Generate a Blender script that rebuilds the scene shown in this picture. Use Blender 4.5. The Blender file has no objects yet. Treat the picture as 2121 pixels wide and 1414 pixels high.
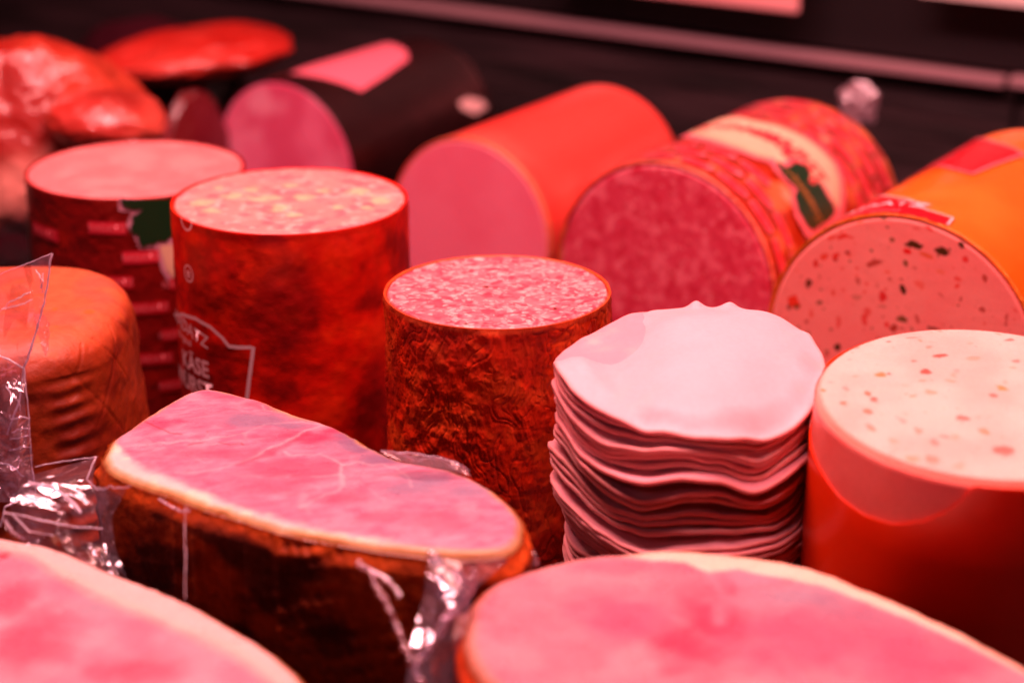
import bpy, bmesh, math, random
import numpy as np
from mathutils import Vector, Matrix

R_ = math.radians
scene = bpy.context.scene
COL = scene.collection

# ------------------------------------------------------------------ camera, world, lamps, exposure
CAM = Vector((0.0, 0.0, 0.39)); PITCH = R_(20.5); FPX = 2121 * 70 / 36.0
cam = bpy.data.cameras.new('camera'); cam_o = bpy.data.objects.new('camera', cam); COL.objects.link(cam_o)
cam_o.location = CAM; cam_o.rotation_euler = (math.pi / 2 - PITCH, 0, 0)
cam.lens = 70; cam.sensor_width = 36; cam.clip_start = 0.01; cam.clip_end = 50
cam.dof.use_dof = True; cam.dof.focus_distance = 0.77; cam.dof.aperture_fstop = 5.4; cam.dof.aperture_blades = 0
scene.camera = cam_o

world = bpy.data.worlds.new('World'); scene.world = world; world.use_nodes = True
bg = world.node_tree.nodes['Background']; bg.inputs[0].default_value = (0.55, 0.28, 0.42, 1); bg.inputs[1].default_value = 0.007

def area(name, loc, target, sx, sy, power, col):
    l = bpy.data.lights.new(name, 'AREA'); l.shape = 'RECTANGLE'; l.size = sx; l.size_y = sy
    l.energy = power; l.color = col
    o = bpy.data.objects.new(name, l); COL.objects.link(o); o.location = loc
    d = Vector(target) - Vector(loc)
    o.rotation_euler = d.to_track_quat('-Z', 'Y').to_euler()
    return o
area('meat_lamp', (-0.06, 0.67, 0.92), (0.02, 0.84, 0.05), 1.0, 0.10, 22.5, (1.0, 0.40, 0.41))
area('rear_case_lamp', (0.10, 1.05, 0.80), (0.05, 0.98, 0.05), 0.9, 0.07, 3.2, (1.0, 0.36, 0.30))
area('front_fill', (-0.75, -0.25, 1.15), (0.0, 0.9, 0.1), 0.5, 0.35, 0.8, (1.0, 0.46, 0.62))  # added weak fill from the front left, lightens the cut faces

scene.view_settings.view_transform = 'Standard'
try: scene.view_settings.look = 'None'
except Exception: pass
scene.view_settings.gamma = 1.0; scene.view_settings.exposure = 0.08
scene.view_settings.use_curve_mapping = False
scene.render.engine = 'CYCLES'
scene.cycles.use_denoising = True
scene.cycles.max_bounces = 10; scene.cycles.diffuse_bounces = 2; scene.cycles.transparent_max_bounces = 24
scene.cycles.sample_clamp_indirect = 6.0
scene.cycles.caustics_reflective = False; scene.cycles.caustics_refractive = False

# ------------------------------------------------------------------ geometry of the view, used to size things
FW = Vector((0, math.cos(PITCH), -math.sin(PITCH))); UP = Vector((0, math.sin(PITCH), math.cos(PITCH))); RT = Vector((1, 0, 0))
def ray(px, py): return FW + RT * ((px - 1060.5) / FPX) + UP * ((707 - py) / FPX)
def on_plane(px, py, z):
    d = ray(px, py); return CAM + d * ((z - CAM.z) / d.z)
def at(px, py, depth): return CAM + ray(px, py) * depth

YAW = R_(33)
T_ = Vector((math.cos(YAW), -math.sin(YAW), 0)); N_ = Vector((math.sin(YAW), math.cos(YAW), 0)); Z_ = Vector((0, 0, 1))

class Frame:
    def __init__(s, o, x, y, z): s.o, s.x, s.y, s.z = Vector(o), Vector(x), Vector(y), Vector(z)
    def local(s, p): q = p - s.o; return Vector((q.dot(s.x), q.dot(s.y), q.dot(s.z)))
    def matrix(s):
        m = Matrix.Identity(4)
        for i, a in enumerate((s.x, s.y, s.z)): m[0][i], m[1][i], m[2][i] = a
        m[0][3], m[1][3], m[2][3] = s.o; return m
    def cyl(s, px, py, R):                       # point of the tube's skin -> (arc length, height)
        c = s.local(CAM); d = ray(px, py); d = Vector((d.dot(s.x), d.dot(s.y), d.dot(s.z)))
        a = d.x * d.x + d.y * d.y; b = 2 * (c.x * d.x + c.y * d.y); k = c.x * c.x + c.y * c.y - R * R
        disc = max(b * b - 4 * a * k, 0); t = (-b - math.sqrt(disc)) / (2 * a); p = c + d * t
        th = math.atan2(p.y, p.x)
        return th, p.z
    def face(s, px, py, h):
        c = s.local(CAM); d = ray(px, py); d = Vector((d.dot(s.x), d.dot(s.y), d.dot(s.z)))
        t = (h - c.z) / d.z; p = c + d * t; return p.x, p.y
def upright(x, y, tilt=0.0, tilt_x=0.0):
    z = Vector((math.sin(tilt_x), -math.sin(tilt), math.cos(tilt))).normalized()
    yy = z.cross(Vector((1, 0, 0))).normalized(); xx = yy.cross(z)
    return Frame((x, y, 0), xx, yy, z)
def lying(fx, fy, r, L, yaw=YAW):                # fx, fy: centre of the cut end on the counter
    n = Vector((math.sin(yaw), math.cos(yaw), 0)); t = Vector((math.cos(yaw), -math.sin(yaw), 0))
    return Frame(Vector((fx, fy, r)) + n * L, t, Z_, -n)

# ------------------------------------------------------------------ numpy noise
def _h(ix, iy, iz, seed):
    h = (ix.astype(np.int64) * 374761393 + iy.astype(np.int64) * 668265263 + iz.astype(np.int64) * 2147483647 + seed * 1274126177) & 0xFFFFFFFF
    h = ((h ^ (h >> 13)) * 1274126177) & 0xFFFFFFFF
    h = ((h ^ (h >> 16)) * 2246822519) & 0xFFFFFFFF
    return ((h ^ (h >> 15)) & 0xFFFFFF) / float(0xFFFFFF)
def vn(P, seed=0):
    i = np.floor(P); f = P - i; i = i.astype(np.int64); u = f * f * (3 - 2 * f); r = 0
    for a in (0, 1):
        for b in (0, 1):
            for c in (0, 1):
                w = (u[:, 0] if a else 1 - u[:, 0]) * (u[:, 1] if b else 1 - u[:, 1]) * (u[:, 2] if c else 1 - u[:, 2])
                r = r + w * _h(i[:, 0] + a, i[:, 1] + b, i[:, 2] + c, seed)
    return r
def fbm(P, seed=0, o=4):
    r = 0; a = .5; n = 0
    for k in range(o): r = r + a * vn(P * 2.03 ** k + k * 17.3, seed + k); n += a; a *= .5
    return r / n
def worley(P, seed=0):
    i = np.floor(P).astype(np.int64); f1 = np.full(len(P), 9.); f2 = f1.copy(); idn = np.zeros(len(P))
    for a in (-1, 0, 1):
        for b in (-1, 0, 1):
            for c in (-1, 0, 1):
                jx, jy, jz = i[:, 0] + a, i[:, 1] + b, i[:, 2] + c
                d = np.sqrt((jx + _h(jx, jy, jz, seed) - P[:, 0]) ** 2 + (jy + _h(jx, jy, jz, seed + 1) - P[:, 1]) ** 2 + (jz + _h(jx, jy, jz, seed + 2) - P[:, 2]) ** 2)
                m = d < f1; f2 = np.where(m, f1, np.minimum(f2, d)); idn = np.where(m, _h(jx, jy, jz, seed + 3), idn); f1 = np.where(m, d, f1)
    return f1, f2, idn
def ss(a, b, x): t = np.clip((x - a) / (b - a), 0, 1); return t * t * (3 - 2 * t)
def mixc(c, col, m): return c * (1 - m[:, None]) + np.array(col)[None, :] * m[:, None]
def P3(x, y, z=0, s=1.0): return np.stack([x * s, y * s, np.zeros_like(x) + z * s], 1)

# ------------------------------------------------------------------ objects
def thing(name, label, cat, M=None, group=None):
    o = bpy.data.objects.new(name, None); COL.objects.link(o); o.empty_display_size = .02
    if M is not None: o.matrix_world = M
    o['label'] = label; o['category'] = cat
    if group: o['group'] = group
    return o
def tag(o, label, cat, group=None):
    o['label'] = label; o['category'] = cat
    if group: o['group'] = group
    return o
def link(name, me, mat, parent=None, label=None):
    o = bpy.data.objects.new(name, me); COL.objects.link(o)
    if mat: me.materials.append(mat)
    if parent: o.parent = parent
    if label: o['label'] = label
    return o
def mesh_np(name, V, F, mat, parent=None, col=None, smooth=True, label=None):
    me = bpy.data.meshes.new(name); V = np.asarray(V, dtype=np.float32); F = np.asarray(F, dtype=np.int32)
    me.vertices.add(len(V)); me.vertices.foreach_set('co', V.ravel())
    k = F.shape[1]; me.loops.add(F.size); me.loops.foreach_set('vertex_index', F.ravel())
    me.polygons.add(len(F)); me.polygons.foreach_set('loop_start', np.arange(0, F.size, k, dtype=np.int32))
    me.polygons.foreach_set('use_smooth', np.full(len(F), smooth))
    me.update(calc_edges=True); me.validate()
    if col is not None:
        a = me.color_attributes.new('Col', 'FLOAT_COLOR', 'POINT')
        c = np.ones((len(V), 4), dtype=np.float32); c[:, :3] = np.clip(col, 0, 1); c[:, 1:3] = c[:, 1:3] ** 1.22; a.data.foreach_set('color', c.ravel())
    return link(name, me, mat, parent, label)
def gridF(nu, nv, wrap_u=True):                   # verts index = v*nu+u
    u = np.arange(nu if wrap_u else nu - 1); v = np.arange(nv - 1); U, Vv = np.meshgrid(u, v); U2 = (U + 1) % nu
    return np.stack([Vv * nu + U, Vv * nu + U2, (Vv + 1) * nu + U2, (Vv + 1) * nu + U], -1).reshape(-1, 4)
def box(name, a, b, mat, parent=None, bev=.0, M=None):
    bm = bmesh.new(); bmesh.ops.create_cube(bm, size=1)
    for v in bm.verts: v.co = Vector([(a[i] + b[i]) / 2 + v.co[i] * (b[i] - a[i]) for i in range(3)])
    if bev: bmesh.ops.bevel(bm, geom=bm.edges[:], offset=bev, segments=3, affect='EDGES', profile=.5)
    me = bpy.data.meshes.new(name); bm.to_mesh(me); bm.free()
    o = link(name, me, mat, parent)
    if M is not None: o.matrix_world = M
    return o

# ------------------------------------------------------------------ materials
def nt(name):
    m = bpy.data.materials.new(name); m.use_nodes = True; return m, m.node_tree, m.node_tree.nodes['Principled BSDF']
def mat(name, col=None, rough=.45, sss=0.0, rad=(.010, .004, .003), spec=.5, coat=0.0, coat_rough=.1, bumps=(), jitter=0.0, jscale=60, metal=0, stretch=(1, 1, 1), rvar=0.0):
    m, t, p = nt(name); N = t.nodes; Lk = t.links
    tc = N.new('ShaderNodeTexCoord'); mp = N.new('ShaderNodeMapping'); mp.inputs['Scale'].default_value = stretch
    Lk.new(tc.outputs['Object'], mp.inputs[0])
    if col is None:
        at_ = N.new('ShaderNodeAttribute'); at_.attribute_name = 'Col'; src = at_.outputs['Color']
    else:
        rgb = N.new('ShaderNodeRGB'); rgb.outputs[0].default_value = (col[0], col[1] ** 1.12, col[2] ** 1.12, 1); src = rgb.outputs[0]
    if jitter:
        nz = N.new('ShaderNodeTexNoise'); nz.inputs['Scale'].default_value = jscale; nz.inputs['Detail'].default_value = 6; Lk.new(mp.outputs[0], nz.inputs[0])
        mr = N.new('ShaderNodeMapRange'); mr.inputs['From Min'].default_value = .3; mr.inputs['From Max'].default_value = .7
        mr.inputs['To Min'].default_value = 1 - jitter; mr.inputs['To Max'].default_value = 1 + jitter; Lk.new(nz.outputs[0], mr.inputs[0])
        vm = N.new('ShaderNodeVectorMath'); vm.operation = 'SCALE'; Lk.new(src, vm.inputs[0]); Lk.new(mr.outputs[0], vm.inputs['Scale']); src = vm.outputs[0]
    Lk.new(src, p.inputs['Base Color'])
    p.inputs['Roughness'].default_value = rough; p.inputs['Metallic'].default_value = metal
    p.inputs['Specular IOR Level'].default_value = spec
    p.inputs['Subsurface Weight'].default_value = sss; p.inputs['Subsurface Radius'].default_value = rad; p.inputs['Subsurface Scale'].default_value = 1.0
    p.inputs['Coat Weight'].default_value = coat; p.inputs['Coat Roughness'].default_value = coat_rough
    if rvar:
        nz = N.new('ShaderNodeTexNoise'); nz.inputs['Scale'].default_value = 90; nz.inputs['Detail'].default_value = 4; Lk.new(mp.outputs[0], nz.inputs[0])
        mr = N.new('ShaderNodeMapRange'); mr.inputs['From Min'].default_value = .3; mr.inputs['From Max'].default_value = .7
        mr.inputs['To Min'].default_value = max(rough - rvar, .03); mr.inputs['To Max'].default_value = min(rough + rvar, 1); Lk.new(nz.outputs[0], mr.inputs[0]); Lk.new(mr.outputs[0], p.inputs['Roughness'])
    prev = None
    for (sc, st, kind) in bumps:
        if kind == 'v': tx = N.new('ShaderNodeTexVoronoi'); out = tx.outputs['Distance']
        else: tx = N.new('ShaderNodeTexNoise'); tx.inputs['Detail'].default_value = 5; out = tx.outputs[0]
        tx.inputs['Scale'].default_value = sc; Lk.new(mp.outputs[0], tx.inputs[0])
        b = N.new('ShaderNodeBump'); b.inputs['Strength'].default_value = st; b.inputs['Distance'].default_value = .3 / sc
        Lk.new(out, b.inputs['Height'])
        if prev: Lk.new(prev, b.inputs['Normal'])
        prev = b.outputs[0]
    if prev:
        Lk.new(prev, p.inputs['Normal'])
        if coat: Lk.new(prev, p.inputs['Coat Normal'])
    return m
def film_mat(name, tint=(.93, .86, .93), veil=.07, gloss=.10, rough=.09, veilcol=(.75, .6, .78), bump=.35):
    m, t, p = nt(name); N = t.nodes; Lk = t.links; N.remove(p); out = N['Material Output']
    tr = N.new('ShaderNodeBsdfTransparent'); tr.inputs[0].default_value = (*tint, 1)
    df = N.new('ShaderNodeBsdfTranslucent'); df.inputs[0].default_value = (*veilcol, 1)
    d2 = N.new('ShaderNodeBsdfDiffuse'); d2.inputs[0].default_value = (*veilcol, 1)
    gl = N.new('ShaderNodeBsdfGlossy'); gl.inputs['Roughness'].default_value = rough; gl.inputs[0].default_value = (1, .95, 1, 1)
    tc = N.new('ShaderNodeTexCoord'); nz = N.new('ShaderNodeTexNoise'); nz.inputs['Scale'].default_value = 55; nz.inputs['Detail'].default_value = 4; Lk.new(tc.outputs['Object'], nz.inputs[0])
    b = N.new('ShaderNodeBump'); b.inputs['Strength'].default_value = bump; b.inputs['Distance'].default_value = .006; Lk.new(nz.outputs[0], b.inputs['Height'])
    for s in (gl, d2): Lk.new(b.outputs[0], s.inputs['Normal'])
    lw = N.new('ShaderNodeLayerWeight'); lw.inputs[0].default_value = .35; Lk.new(b.outputs[0], lw.inputs['Normal'])
    ad = N.new('ShaderNodeMath'); ad.operation = 'MULTIPLY_ADD'; ad.inputs[1].default_value = .27; ad.inputs[2].default_value = gloss; Lk.new(lw.outputs['Fresnel'], ad.inputs[0])
    mv = N.new('ShaderNodeMixShader'); mv.inputs[0].default_value = .5; Lk.new(df.outputs[0], mv.inputs[1]); Lk.new(d2.outputs[0], mv.inputs[2])
    m1 = N.new('ShaderNodeMixShader'); m1.inputs[0].default_value = veil; Lk.new(tr.outputs[0], m1.inputs[1]); Lk.new(mv.outputs[0], m1.inputs[2])
    m2 = N.new('ShaderNodeMixShader'); Lk.new(ad.outputs[0], m2.inputs[0]); Lk.new(m1.outputs[0], m2.inputs[1]); Lk.new(gl.outputs[0], m2.inputs[2])
    Lk.new(m2.outputs[0], out.inputs[0]); return m

M_face = mat('cut_meat', rough=.42, sss=.35, rad=(.006, .002, .0015), bumps=((900, .10, 'n'), (160, .12, 'n')), jitter=.05, jscale=900, rvar=.10)
M_hamface = mat('cut_ham', rough=.36, sss=.35, rad=(.007, .0025, .002), bumps=((1100, .12, 'n'), (140, .25, 'n'), (420, .12, 'n')), jitter=.06, jscale=700, rvar=.14)
M_slice = mat('sliced_ham', rough=.5, sss=.25, rad=(.003, .0015, .0012), bumps=((1200, .12, 'n'), (220, .10, 'n')), jitter=.035, jscale=500)
M_rind = mat('smoked_rind', rough=.55, sss=.05, bumps=((300, .7, 'n'), (900, .5, 'n')), spec=.22, jitter=.25, jscale=300)
M_bark = mat('salami_casing', rough=.40, sss=.10, rad=(.003, .001, .0005), bumps=((420, .6, 'n'), (1200, .5, 'n')), jitter=.15, jscale=260, spec=.30, rvar=.15, stretch=(1, 1, .45))
M_plain = mat('smooth_casing', rough=.30, sss=.30, rad=(.008, .002, .001), bumps=((60, .05, 'n'), (500, .04, 'n')), jitter=.04, jscale=60, coat=.25, coat_rough=.16)
M_smoke = mat('red_smoked_casing', rough=.42, sss=.15, rad=(.004, .001, .001), bumps=((240, .25, 'n'), (700, .15, 'n')), spec=.25, jitter=.12, jscale=180, coat=.08, coat_rough=.3)
M_black = mat('black_casing', rough=.34, bumps=((90, .15, 'n'),), jitter=.2, jscale=40, spec=.4, coat=.3, coat_rough=.2)
M_print = mat('printed_casing', rough=.34, sss=.1, bumps=((60, .5, 'n'), (240, .4, 'n')), coat=.55, coat_rough=.10)
M_shrink = mat('shrink_wrapped_meat', rough=.5, sss=.1, spec=.3, bumps=((20, .7, 'n'), (75, .5, 'n')), coat=.7, coat_rough=.04)
M_film = film_mat('clear_film', veil=.15, gloss=.045, rough=.10, bump=.25)
M_film2 = film_mat('soft_film', veil=.09, gloss=.03, rough=.16, bump=.3)
M_bead = mat('film_edge', (.72, .58, .72), rough=.12, bumps=((300, .4, 'n'),), spec=.8)
def flat(name, c, rough=.35, **k): return mat(name, c, rough=rough, **k)
M_white = flat('white_print', (.80, .62, .66)); M_redp = flat('red_print', (.50, .004, .02)); M_redl = flat('bright_red_print', (.74, .035, .07))
M_pinkl = flat('pink_print', (.85, .22, .26)); M_green = flat('green_print', (.006, .055, .018)); M_cream = flat('cream_print', (.86, .60, .40), jitter=.1, jscale=70)
M_gold = flat('gold_print', (.34, .20, .05)); M_lpink = flat('pale_label', (.90, .22, .30)); M_tagw = flat('pale_tag', (.85, .6, .58))
M_redl_shade = flat('shaded_red_print', (.60, .022, .04)); M_lilac = flat('lilac_print', (.72, .38, .48))

# ------------------------------------------------------------------ shape builders
def disc(name, R, h, colfn, mat_, parent, nr=120, nth=420, dome=.0, lip=.0012, rough_edge=.0, Rfn=None, zfn=None, inset=.0):
    rho = np.concatenate([np.linspace(.0005, .93, int(nr * .8)), np.linspace(.935, 1, nr - int(nr * .8))]); th = np.linspace(0, 2 * np.pi, nth, endpoint=False)
    RH, TH = np.meshgrid(rho, th, indexing='ij'); rh = RH.ravel(); t = TH.ravel()
    Rr = (R - inset) * (Rfn(t) if Rfn else 1.0); x = rh * Rr * np.cos(t); y = rh * Rr * np.sin(t)
    z = h + dome * (1 - rh ** 2) - lip * ss(.955, 1.0, rh) ** 1.6
    if zfn: z = z + zfn(x, y)
    return mesh_np(name, np.stack([x, y, z], 1), gridF(nth, nr), mat_, parent, colfn(x, y, rh, t))
def tube(name, R, L, colfn, mat_, parent, nth=420, nz=200, dome=0, disp=None, ztop=None, thick=.0005, Rfn=None):
    th = np.linspace(0, 2 * np.pi, nth, endpoint=False); v = np.linspace(0, 1, nz)
    VV, TH = np.meshgrid(v, th, indexing='ij'); vv = VV.ravel(); t = TH.ravel()
    zt = (ztop(t) if ztop is not None else L); z = vv * zt; r = np.full_like(z, R)
    if Rfn is not None: r = r * Rfn(t)
    if dome:
        r = r * np.sqrt(np.clip(1 - (np.clip(dome - z, 0, dome) / dome) ** 2.2, 0.0, 1)); r = np.maximum(r, 1e-4)
    if disp is not None: r = r + disp(t, z) * (0.15 + .85 * ss(0, .004, zt - z))
    x = r * np.cos(t); y = r * np.sin(t); V = [np.stack([x, y, z], 1)]; C = [colfn(t, z, x, y)]
    zt1 = zt[-nth:] if ztop is not None else np.full(nth, L); r1 = r[-nth:]; c1 = C[0][-nth:]
    for dr, dz in ((.35, .25), (1.0, .0), (2.6, -1.4)):      # a rounded lip turning inwards
        V.append(np.stack([(r1 - thick * dr) * np.cos(th), (r1 - thick * dr) * np.sin(th), zt1 + thick * dz], 1)); C.append(c1)
    return mesh_np(name, np.concatenate(V), gridF(nth, nz + 3), mat_, parent, np.concatenate(C))

def _wrap_bm(bm, R, off, step=.0025):
    xs = [v.co.x for v in bm.verts]
    if not xs: return
    a, b = min(xs), max(xs); k = int((b - a) / step)
    for i in range(1, k + 1):
        bmesh.ops.bisect_plane(bm, geom=bm.verts[:] + bm.edges[:] + bm.faces[:], plane_co=(a + i * step, 0, 0), plane_no=(1, 0, 0))
    for v in bm.verts:
        s, z = v.co.x, v.co.y; v.co = Vector(((R + off) * math.cos(s / R), (R + off) * math.sin(s / R), z))
def _done(name, bm, mat_, parent, label=None):
    me = bpy.data.meshes.new(name); bm.to_mesh(me); bm.free()
    for p in me.polygons: p.use_smooth = True
    return link(name, me, mat_, parent, label)
def wrap_poly(name, pts, R, off, mat_, parent, label=None):
    bm = bmesh.new(); vs = [bm.verts.new((s, z, 0)) for s, z in pts]; f = bm.faces.new(vs)
    f.normal_update()
    if f.normal.z < 0: f.normal_flip()
    bmesh.ops.triangulate(bm, faces=[f]); _wrap_bm(bm, R, off); return _done(name, bm, mat_, parent, label)
def dens(pts, n=8, closed=False):
    out = []; N = len(pts); rng = range(N if closed else N - 1)
    g = lambda i: np.array(pts[i % N] if closed else pts[min(max(i, 0), N - 1)], float)
    for i in rng:
        p0, p1, p2, p3 = g(i - 1), g(i), g(i + 1), g(i + 2)
        for k in range(n):
            t = k / n; out.append(.5 * ((2 * p1) + (-p0 + p2) * t + (2 * p0 - 5 * p1 + 4 * p2 - p3) * t * t + (-p0 + 3 * p1 - 3 * p2 + p3) * t ** 3))
    if not closed: out.append(g(N - 1))
    return [tuple(q) for q in out]
def lin(pts, n=8, closed=False):
    out = []; N = len(pts)
    for i in range(N if closed else N - 1):
        a, b = np.array(pts[i]), np.array(pts[(i + 1) % N])
        for k in range(n): out.append(tuple(a + (b - a) * k / n))
    if not closed: out.append(tuple(pts[-1]))
    return out
def wrap_line(name, pts, w, R, off, mat_, parent, closed=False, label=None):
    P = np.array(pts); n = len(P)
    if closed: d = np.roll(P, -1, 0) - np.roll(P, 1, 0)
    else: d = np.gradient(P, axis=0)
    d = d / (np.linalg.norm(d, axis=1)[:, None] + 1e-12); nn = np.stack([-d[:, 1], d[:, 0]], 1) * w / 2
    a, b = P + nn, P - nn
    V = [((R + off) * math.cos(s / R), (R + off) * math.sin(s / R), z) for s, z in np.concatenate([a, b])]
    F = [(i, n + i, n + (i + 1) % n, (i + 1) % n) for i in range(n if closed else n - 1)]
    return mesh_np(name, V, F, mat_, parent, label=label)
def wrap_text(name, txt, size, s0, z0, ang, R, off, mat_, parent, bold=.0, xs=1.0, label=None, arc=0.0):
    cu = bpy.data.curves.new('t', 'FONT'); cu.body = txt; cu.size = size; cu.align_x = 'CENTER'; cu.align_y = 'CENTER'; cu.offset = bold * size; cu.resolution_u = 3
    ob = bpy.data.objects.new('t', cu); COL.objects.link(ob); bpy.context.view_layer.update()
    me = bpy.data.meshes.new_from_object(ob.evaluated_get(bpy.context.evaluated_depsgraph_get()))
    bpy.data.objects.remove(ob); bpy.data.curves.remove(cu)
    bm = bmesh.new(); bm.from_mesh(me); bpy.data.meshes.remove(me)
    ca, sa = math.cos(ang), math.sin(ang)
    for v in bm.verts:
        x, y = v.co.x * xs, v.co.y - arc * v.co.x ** 2; v.co = Vector((s0 + x * ca - y * sa, z0 + x * sa + y * ca, 0))
    _wrap_bm(bm, R, off); return _done(name, bm, mat_, parent, label)

def flecks(c, x, y, specs, seed=0, soft=.25):
    """specs: (x, y, rx, ry, angle, colour, opacity)"""
    wob = fbm(P3(x, y, s=420), seed, 3) - .5; wob2 = fbm(P3(x, y, s=900), seed + 5, 2) - .5
    for (fx, fy, rx, ry, an, col, op) in specs:
        m = (np.abs(x - fx) < 2 * max(rx, ry)) & (np.abs(y - fy) < 2 * max(rx, ry))
        if not m.any(): continue
        dx, dy = x[m] - fx, y[m] - fy; u = (dx * math.cos(an) + dy * math.sin(an)) / rx; v = (-dx * math.sin(an) + dy * math.cos(an)) / ry
        d = np.sqrt(u * u + v * v) + wob[m] * 1.3 + wob2[m] * .5
        k = (1 - ss(1 - soft, 1 + soft * .3, d)) * op
        c[m] = mixc(c[m], col, k)
    return c

# ------------------------------------------------------------------ the setting: counter and back of the display case
M_counter = mat('dark_counter', (.018, .012, .014), rough=.35, bumps=((60, .1, 'n'),), jitter=.3, jscale=30)
cs = box('counter_surface', (-1.6, -.3, -.02), (1.6, 2.4, 0), M_counter); cs['kind'] = 'structure'

M_wall = mat('dark_back_panel', (.024, .018, .021), rough=.7, spec=.3, bumps=((40, .5, 'n'), (160, .3, 'n')), jitter=.95, jscale=16, stretch=(.35, .35, 4))
M_metal = mat('brushed_metal', (.40, .27, .30), rough=.45, metal=.25, bumps=((300, .1, 'n'),), stretch=(.1, 1, 1))
M_slot = mat('black_slot', (.006, .005, .007), rough=.5)
Mw = Frame(N_ * 1.26, T_, N_, Z_).matrix()
def wpix(px, py, off=0.0):
    d = ray(px, py); k = (1.26 - off - CAM.dot(N_)) / d.dot(N_); p = CAM + d * k; return p.dot(T_), p.z
t_gap = wpix(2080, 175, .012)[0]; z_gap = wpix(2080, 184, .012)[1]; z_top = wpix(2080, 163, .012)[1]
rail_h = z_top - z_gap
w = thing('back_wall', 'dark streaked back wall of the display case behind the sausages', 'wall', Mw)
box('panel', (-2.2, 0, 0.0005), (t_gap + .003, .02, z_gap + .004), M_wall, w)
box('panel', (t_gap + .006, 0.0005, 0.0005), (1.5, .02, z_gap + .004), M_wall, w)
r1 = box('metal_rail', (-2.2, -.012, z_gap), (t_gap - .001, -.0005, z_gap + rail_h), M_metal, None, .0012, Mw); tag(r1, 'long dull metal rail running above the dark panel behind the sausages', 'rail')
r2 = box('metal_rail', (t_gap + .003, -.0135, z_gap + .0015), (1.5, -.0005, z_gap + rail_h + .0015), M_metal, None, .0012, Mw); tag(r2, 'short end of a second metal rail beyond the joint in the upper right corner', 'rail')
sl = box('black_ledge', (-2.2, .004, z_gap + rail_h + .002), (1.5, .03, z_gap + rail_h + .30), M_slot, None, 0, Mw); tag(sl, 'black upper panel above the metal rail', 'panel')
tA, zA = wpix(1272, 0, .03); tB, zB = wpix(1655, 29, .03)
pc = box('price_card', (tA - .06, -.032, zB), (tB, -.028, zB + .05), mat('pale_card', (.88, .42, .42), rough=.4), None, .0018, Mw)
tag(pc, 'pale pink card with rounded corner against the black panel at the top edge', 'card')
tC, zC = wpix(1905, 0, .02); tD, zD = wpix(2121, 14, .02)
sc_ = box('label_strip', (tC - .0, -.024, zD), (tD + .2, -.02, zD + .05), mat('strip_card', (.8, .7, .66), rough=.4), None, .001, Mw)
tag(sc_, 'whitish strip in the upper right corner above the black panel', 'strip')

# ------------------------------------------------------------------ upright sausages
def noise_R(seed, amp, f=1.2): return lambda t: 1 + amp * (fbm(np.stack([np.cos(t) * f, np.sin(t) * f, np.zeros_like(t) + seed], 1), seed, 3) - .5) * 2

# --- salami, the sharpest of the upright ones
top = at(1030, 602, .8 / 1.0 * .955); 
fr = upright(-.0058, .764); SR, SL = .0462, .1265
sal = thing('salami', 'upright salami with wrinkled dark orange casing and marbled cut top', 'salami', fr.matrix())
rf = noise_R(3, .014)
def c_sal(x, y, rh, t):
    n = len(x); w1 = (fbm(P3(x, y, s=160), 3, 3) - .5); w2 = (fbm(P3(x, y, s=160), 9, 3) - .5)
    X, Y = x + w1 * .005, y + w2 * .005
    f1, f2, idn = worley(P3(X, Y, s=300), 4); g1, g2, idg = worley(P3(X, Y, s=560), 14)
    c = np.tile(np.array([[.66, .24, .27]]), (n, 1))
    c = mixc(c, (.52, .10, .15), ss(.35, .8, fbm(P3(x, y, s=260), 21, 3)) * .9)
    c = mixc(c, (.86, .44, .44), ss(.02, .35, f2 - f1) * (idn > .60) * .75)
    c = mixc(c, (.48, .08, .13), ss(.03, .25, f2 - f1) * (idn < .18) * .8)
    c = mixc(c, (.95, .68, .62), ss(.05, .2, g2 - g1) * (idg > .74) * .5)
    c = mixc(c, (.10, .02, .01), (idg < .0025) * 1.0)
    return mixc(c, (.62, .12, .04), ss(.965, .995, rh))
disc('cut_face', SR, SL, c_sal, M_face, sal, 170, 640, lip=.0016, inset=.0006, Rfn=rf, zfn=lambda x, y: (fbm(P3(x, y, s=300), 2, 3) - .5) * .0007)
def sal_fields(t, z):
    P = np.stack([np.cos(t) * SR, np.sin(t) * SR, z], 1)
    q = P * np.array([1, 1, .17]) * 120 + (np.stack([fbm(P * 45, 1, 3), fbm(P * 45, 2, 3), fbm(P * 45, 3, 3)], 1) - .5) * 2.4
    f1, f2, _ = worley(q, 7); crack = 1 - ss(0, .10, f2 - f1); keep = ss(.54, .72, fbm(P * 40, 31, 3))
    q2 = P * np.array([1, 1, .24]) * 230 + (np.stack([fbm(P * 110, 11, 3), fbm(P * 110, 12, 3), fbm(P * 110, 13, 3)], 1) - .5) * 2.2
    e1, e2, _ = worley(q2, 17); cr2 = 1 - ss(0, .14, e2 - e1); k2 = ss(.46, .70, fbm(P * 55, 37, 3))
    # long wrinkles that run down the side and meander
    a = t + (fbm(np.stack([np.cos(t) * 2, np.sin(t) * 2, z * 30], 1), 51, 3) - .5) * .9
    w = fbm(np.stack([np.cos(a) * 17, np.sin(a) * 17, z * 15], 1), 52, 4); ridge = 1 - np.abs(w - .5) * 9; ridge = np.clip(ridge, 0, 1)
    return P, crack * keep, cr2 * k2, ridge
def d_sal(t, z):
    P, c1, c2, rg = sal_fields(t, z); lump = fbm(P * np.array([80, 80, 26]), 5, 4) - .5; l2 = fbm(P * 200, 6, 3) - .5
    return rf(t) * 0 + lump * .0030 + l2 * .0015 + (fbm(P * np.array([420, 420, 200]), 66, 3) - .5) * .0006 - c1 * .0004 - c2 * .0003 - rg ** 2 * .00035
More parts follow.
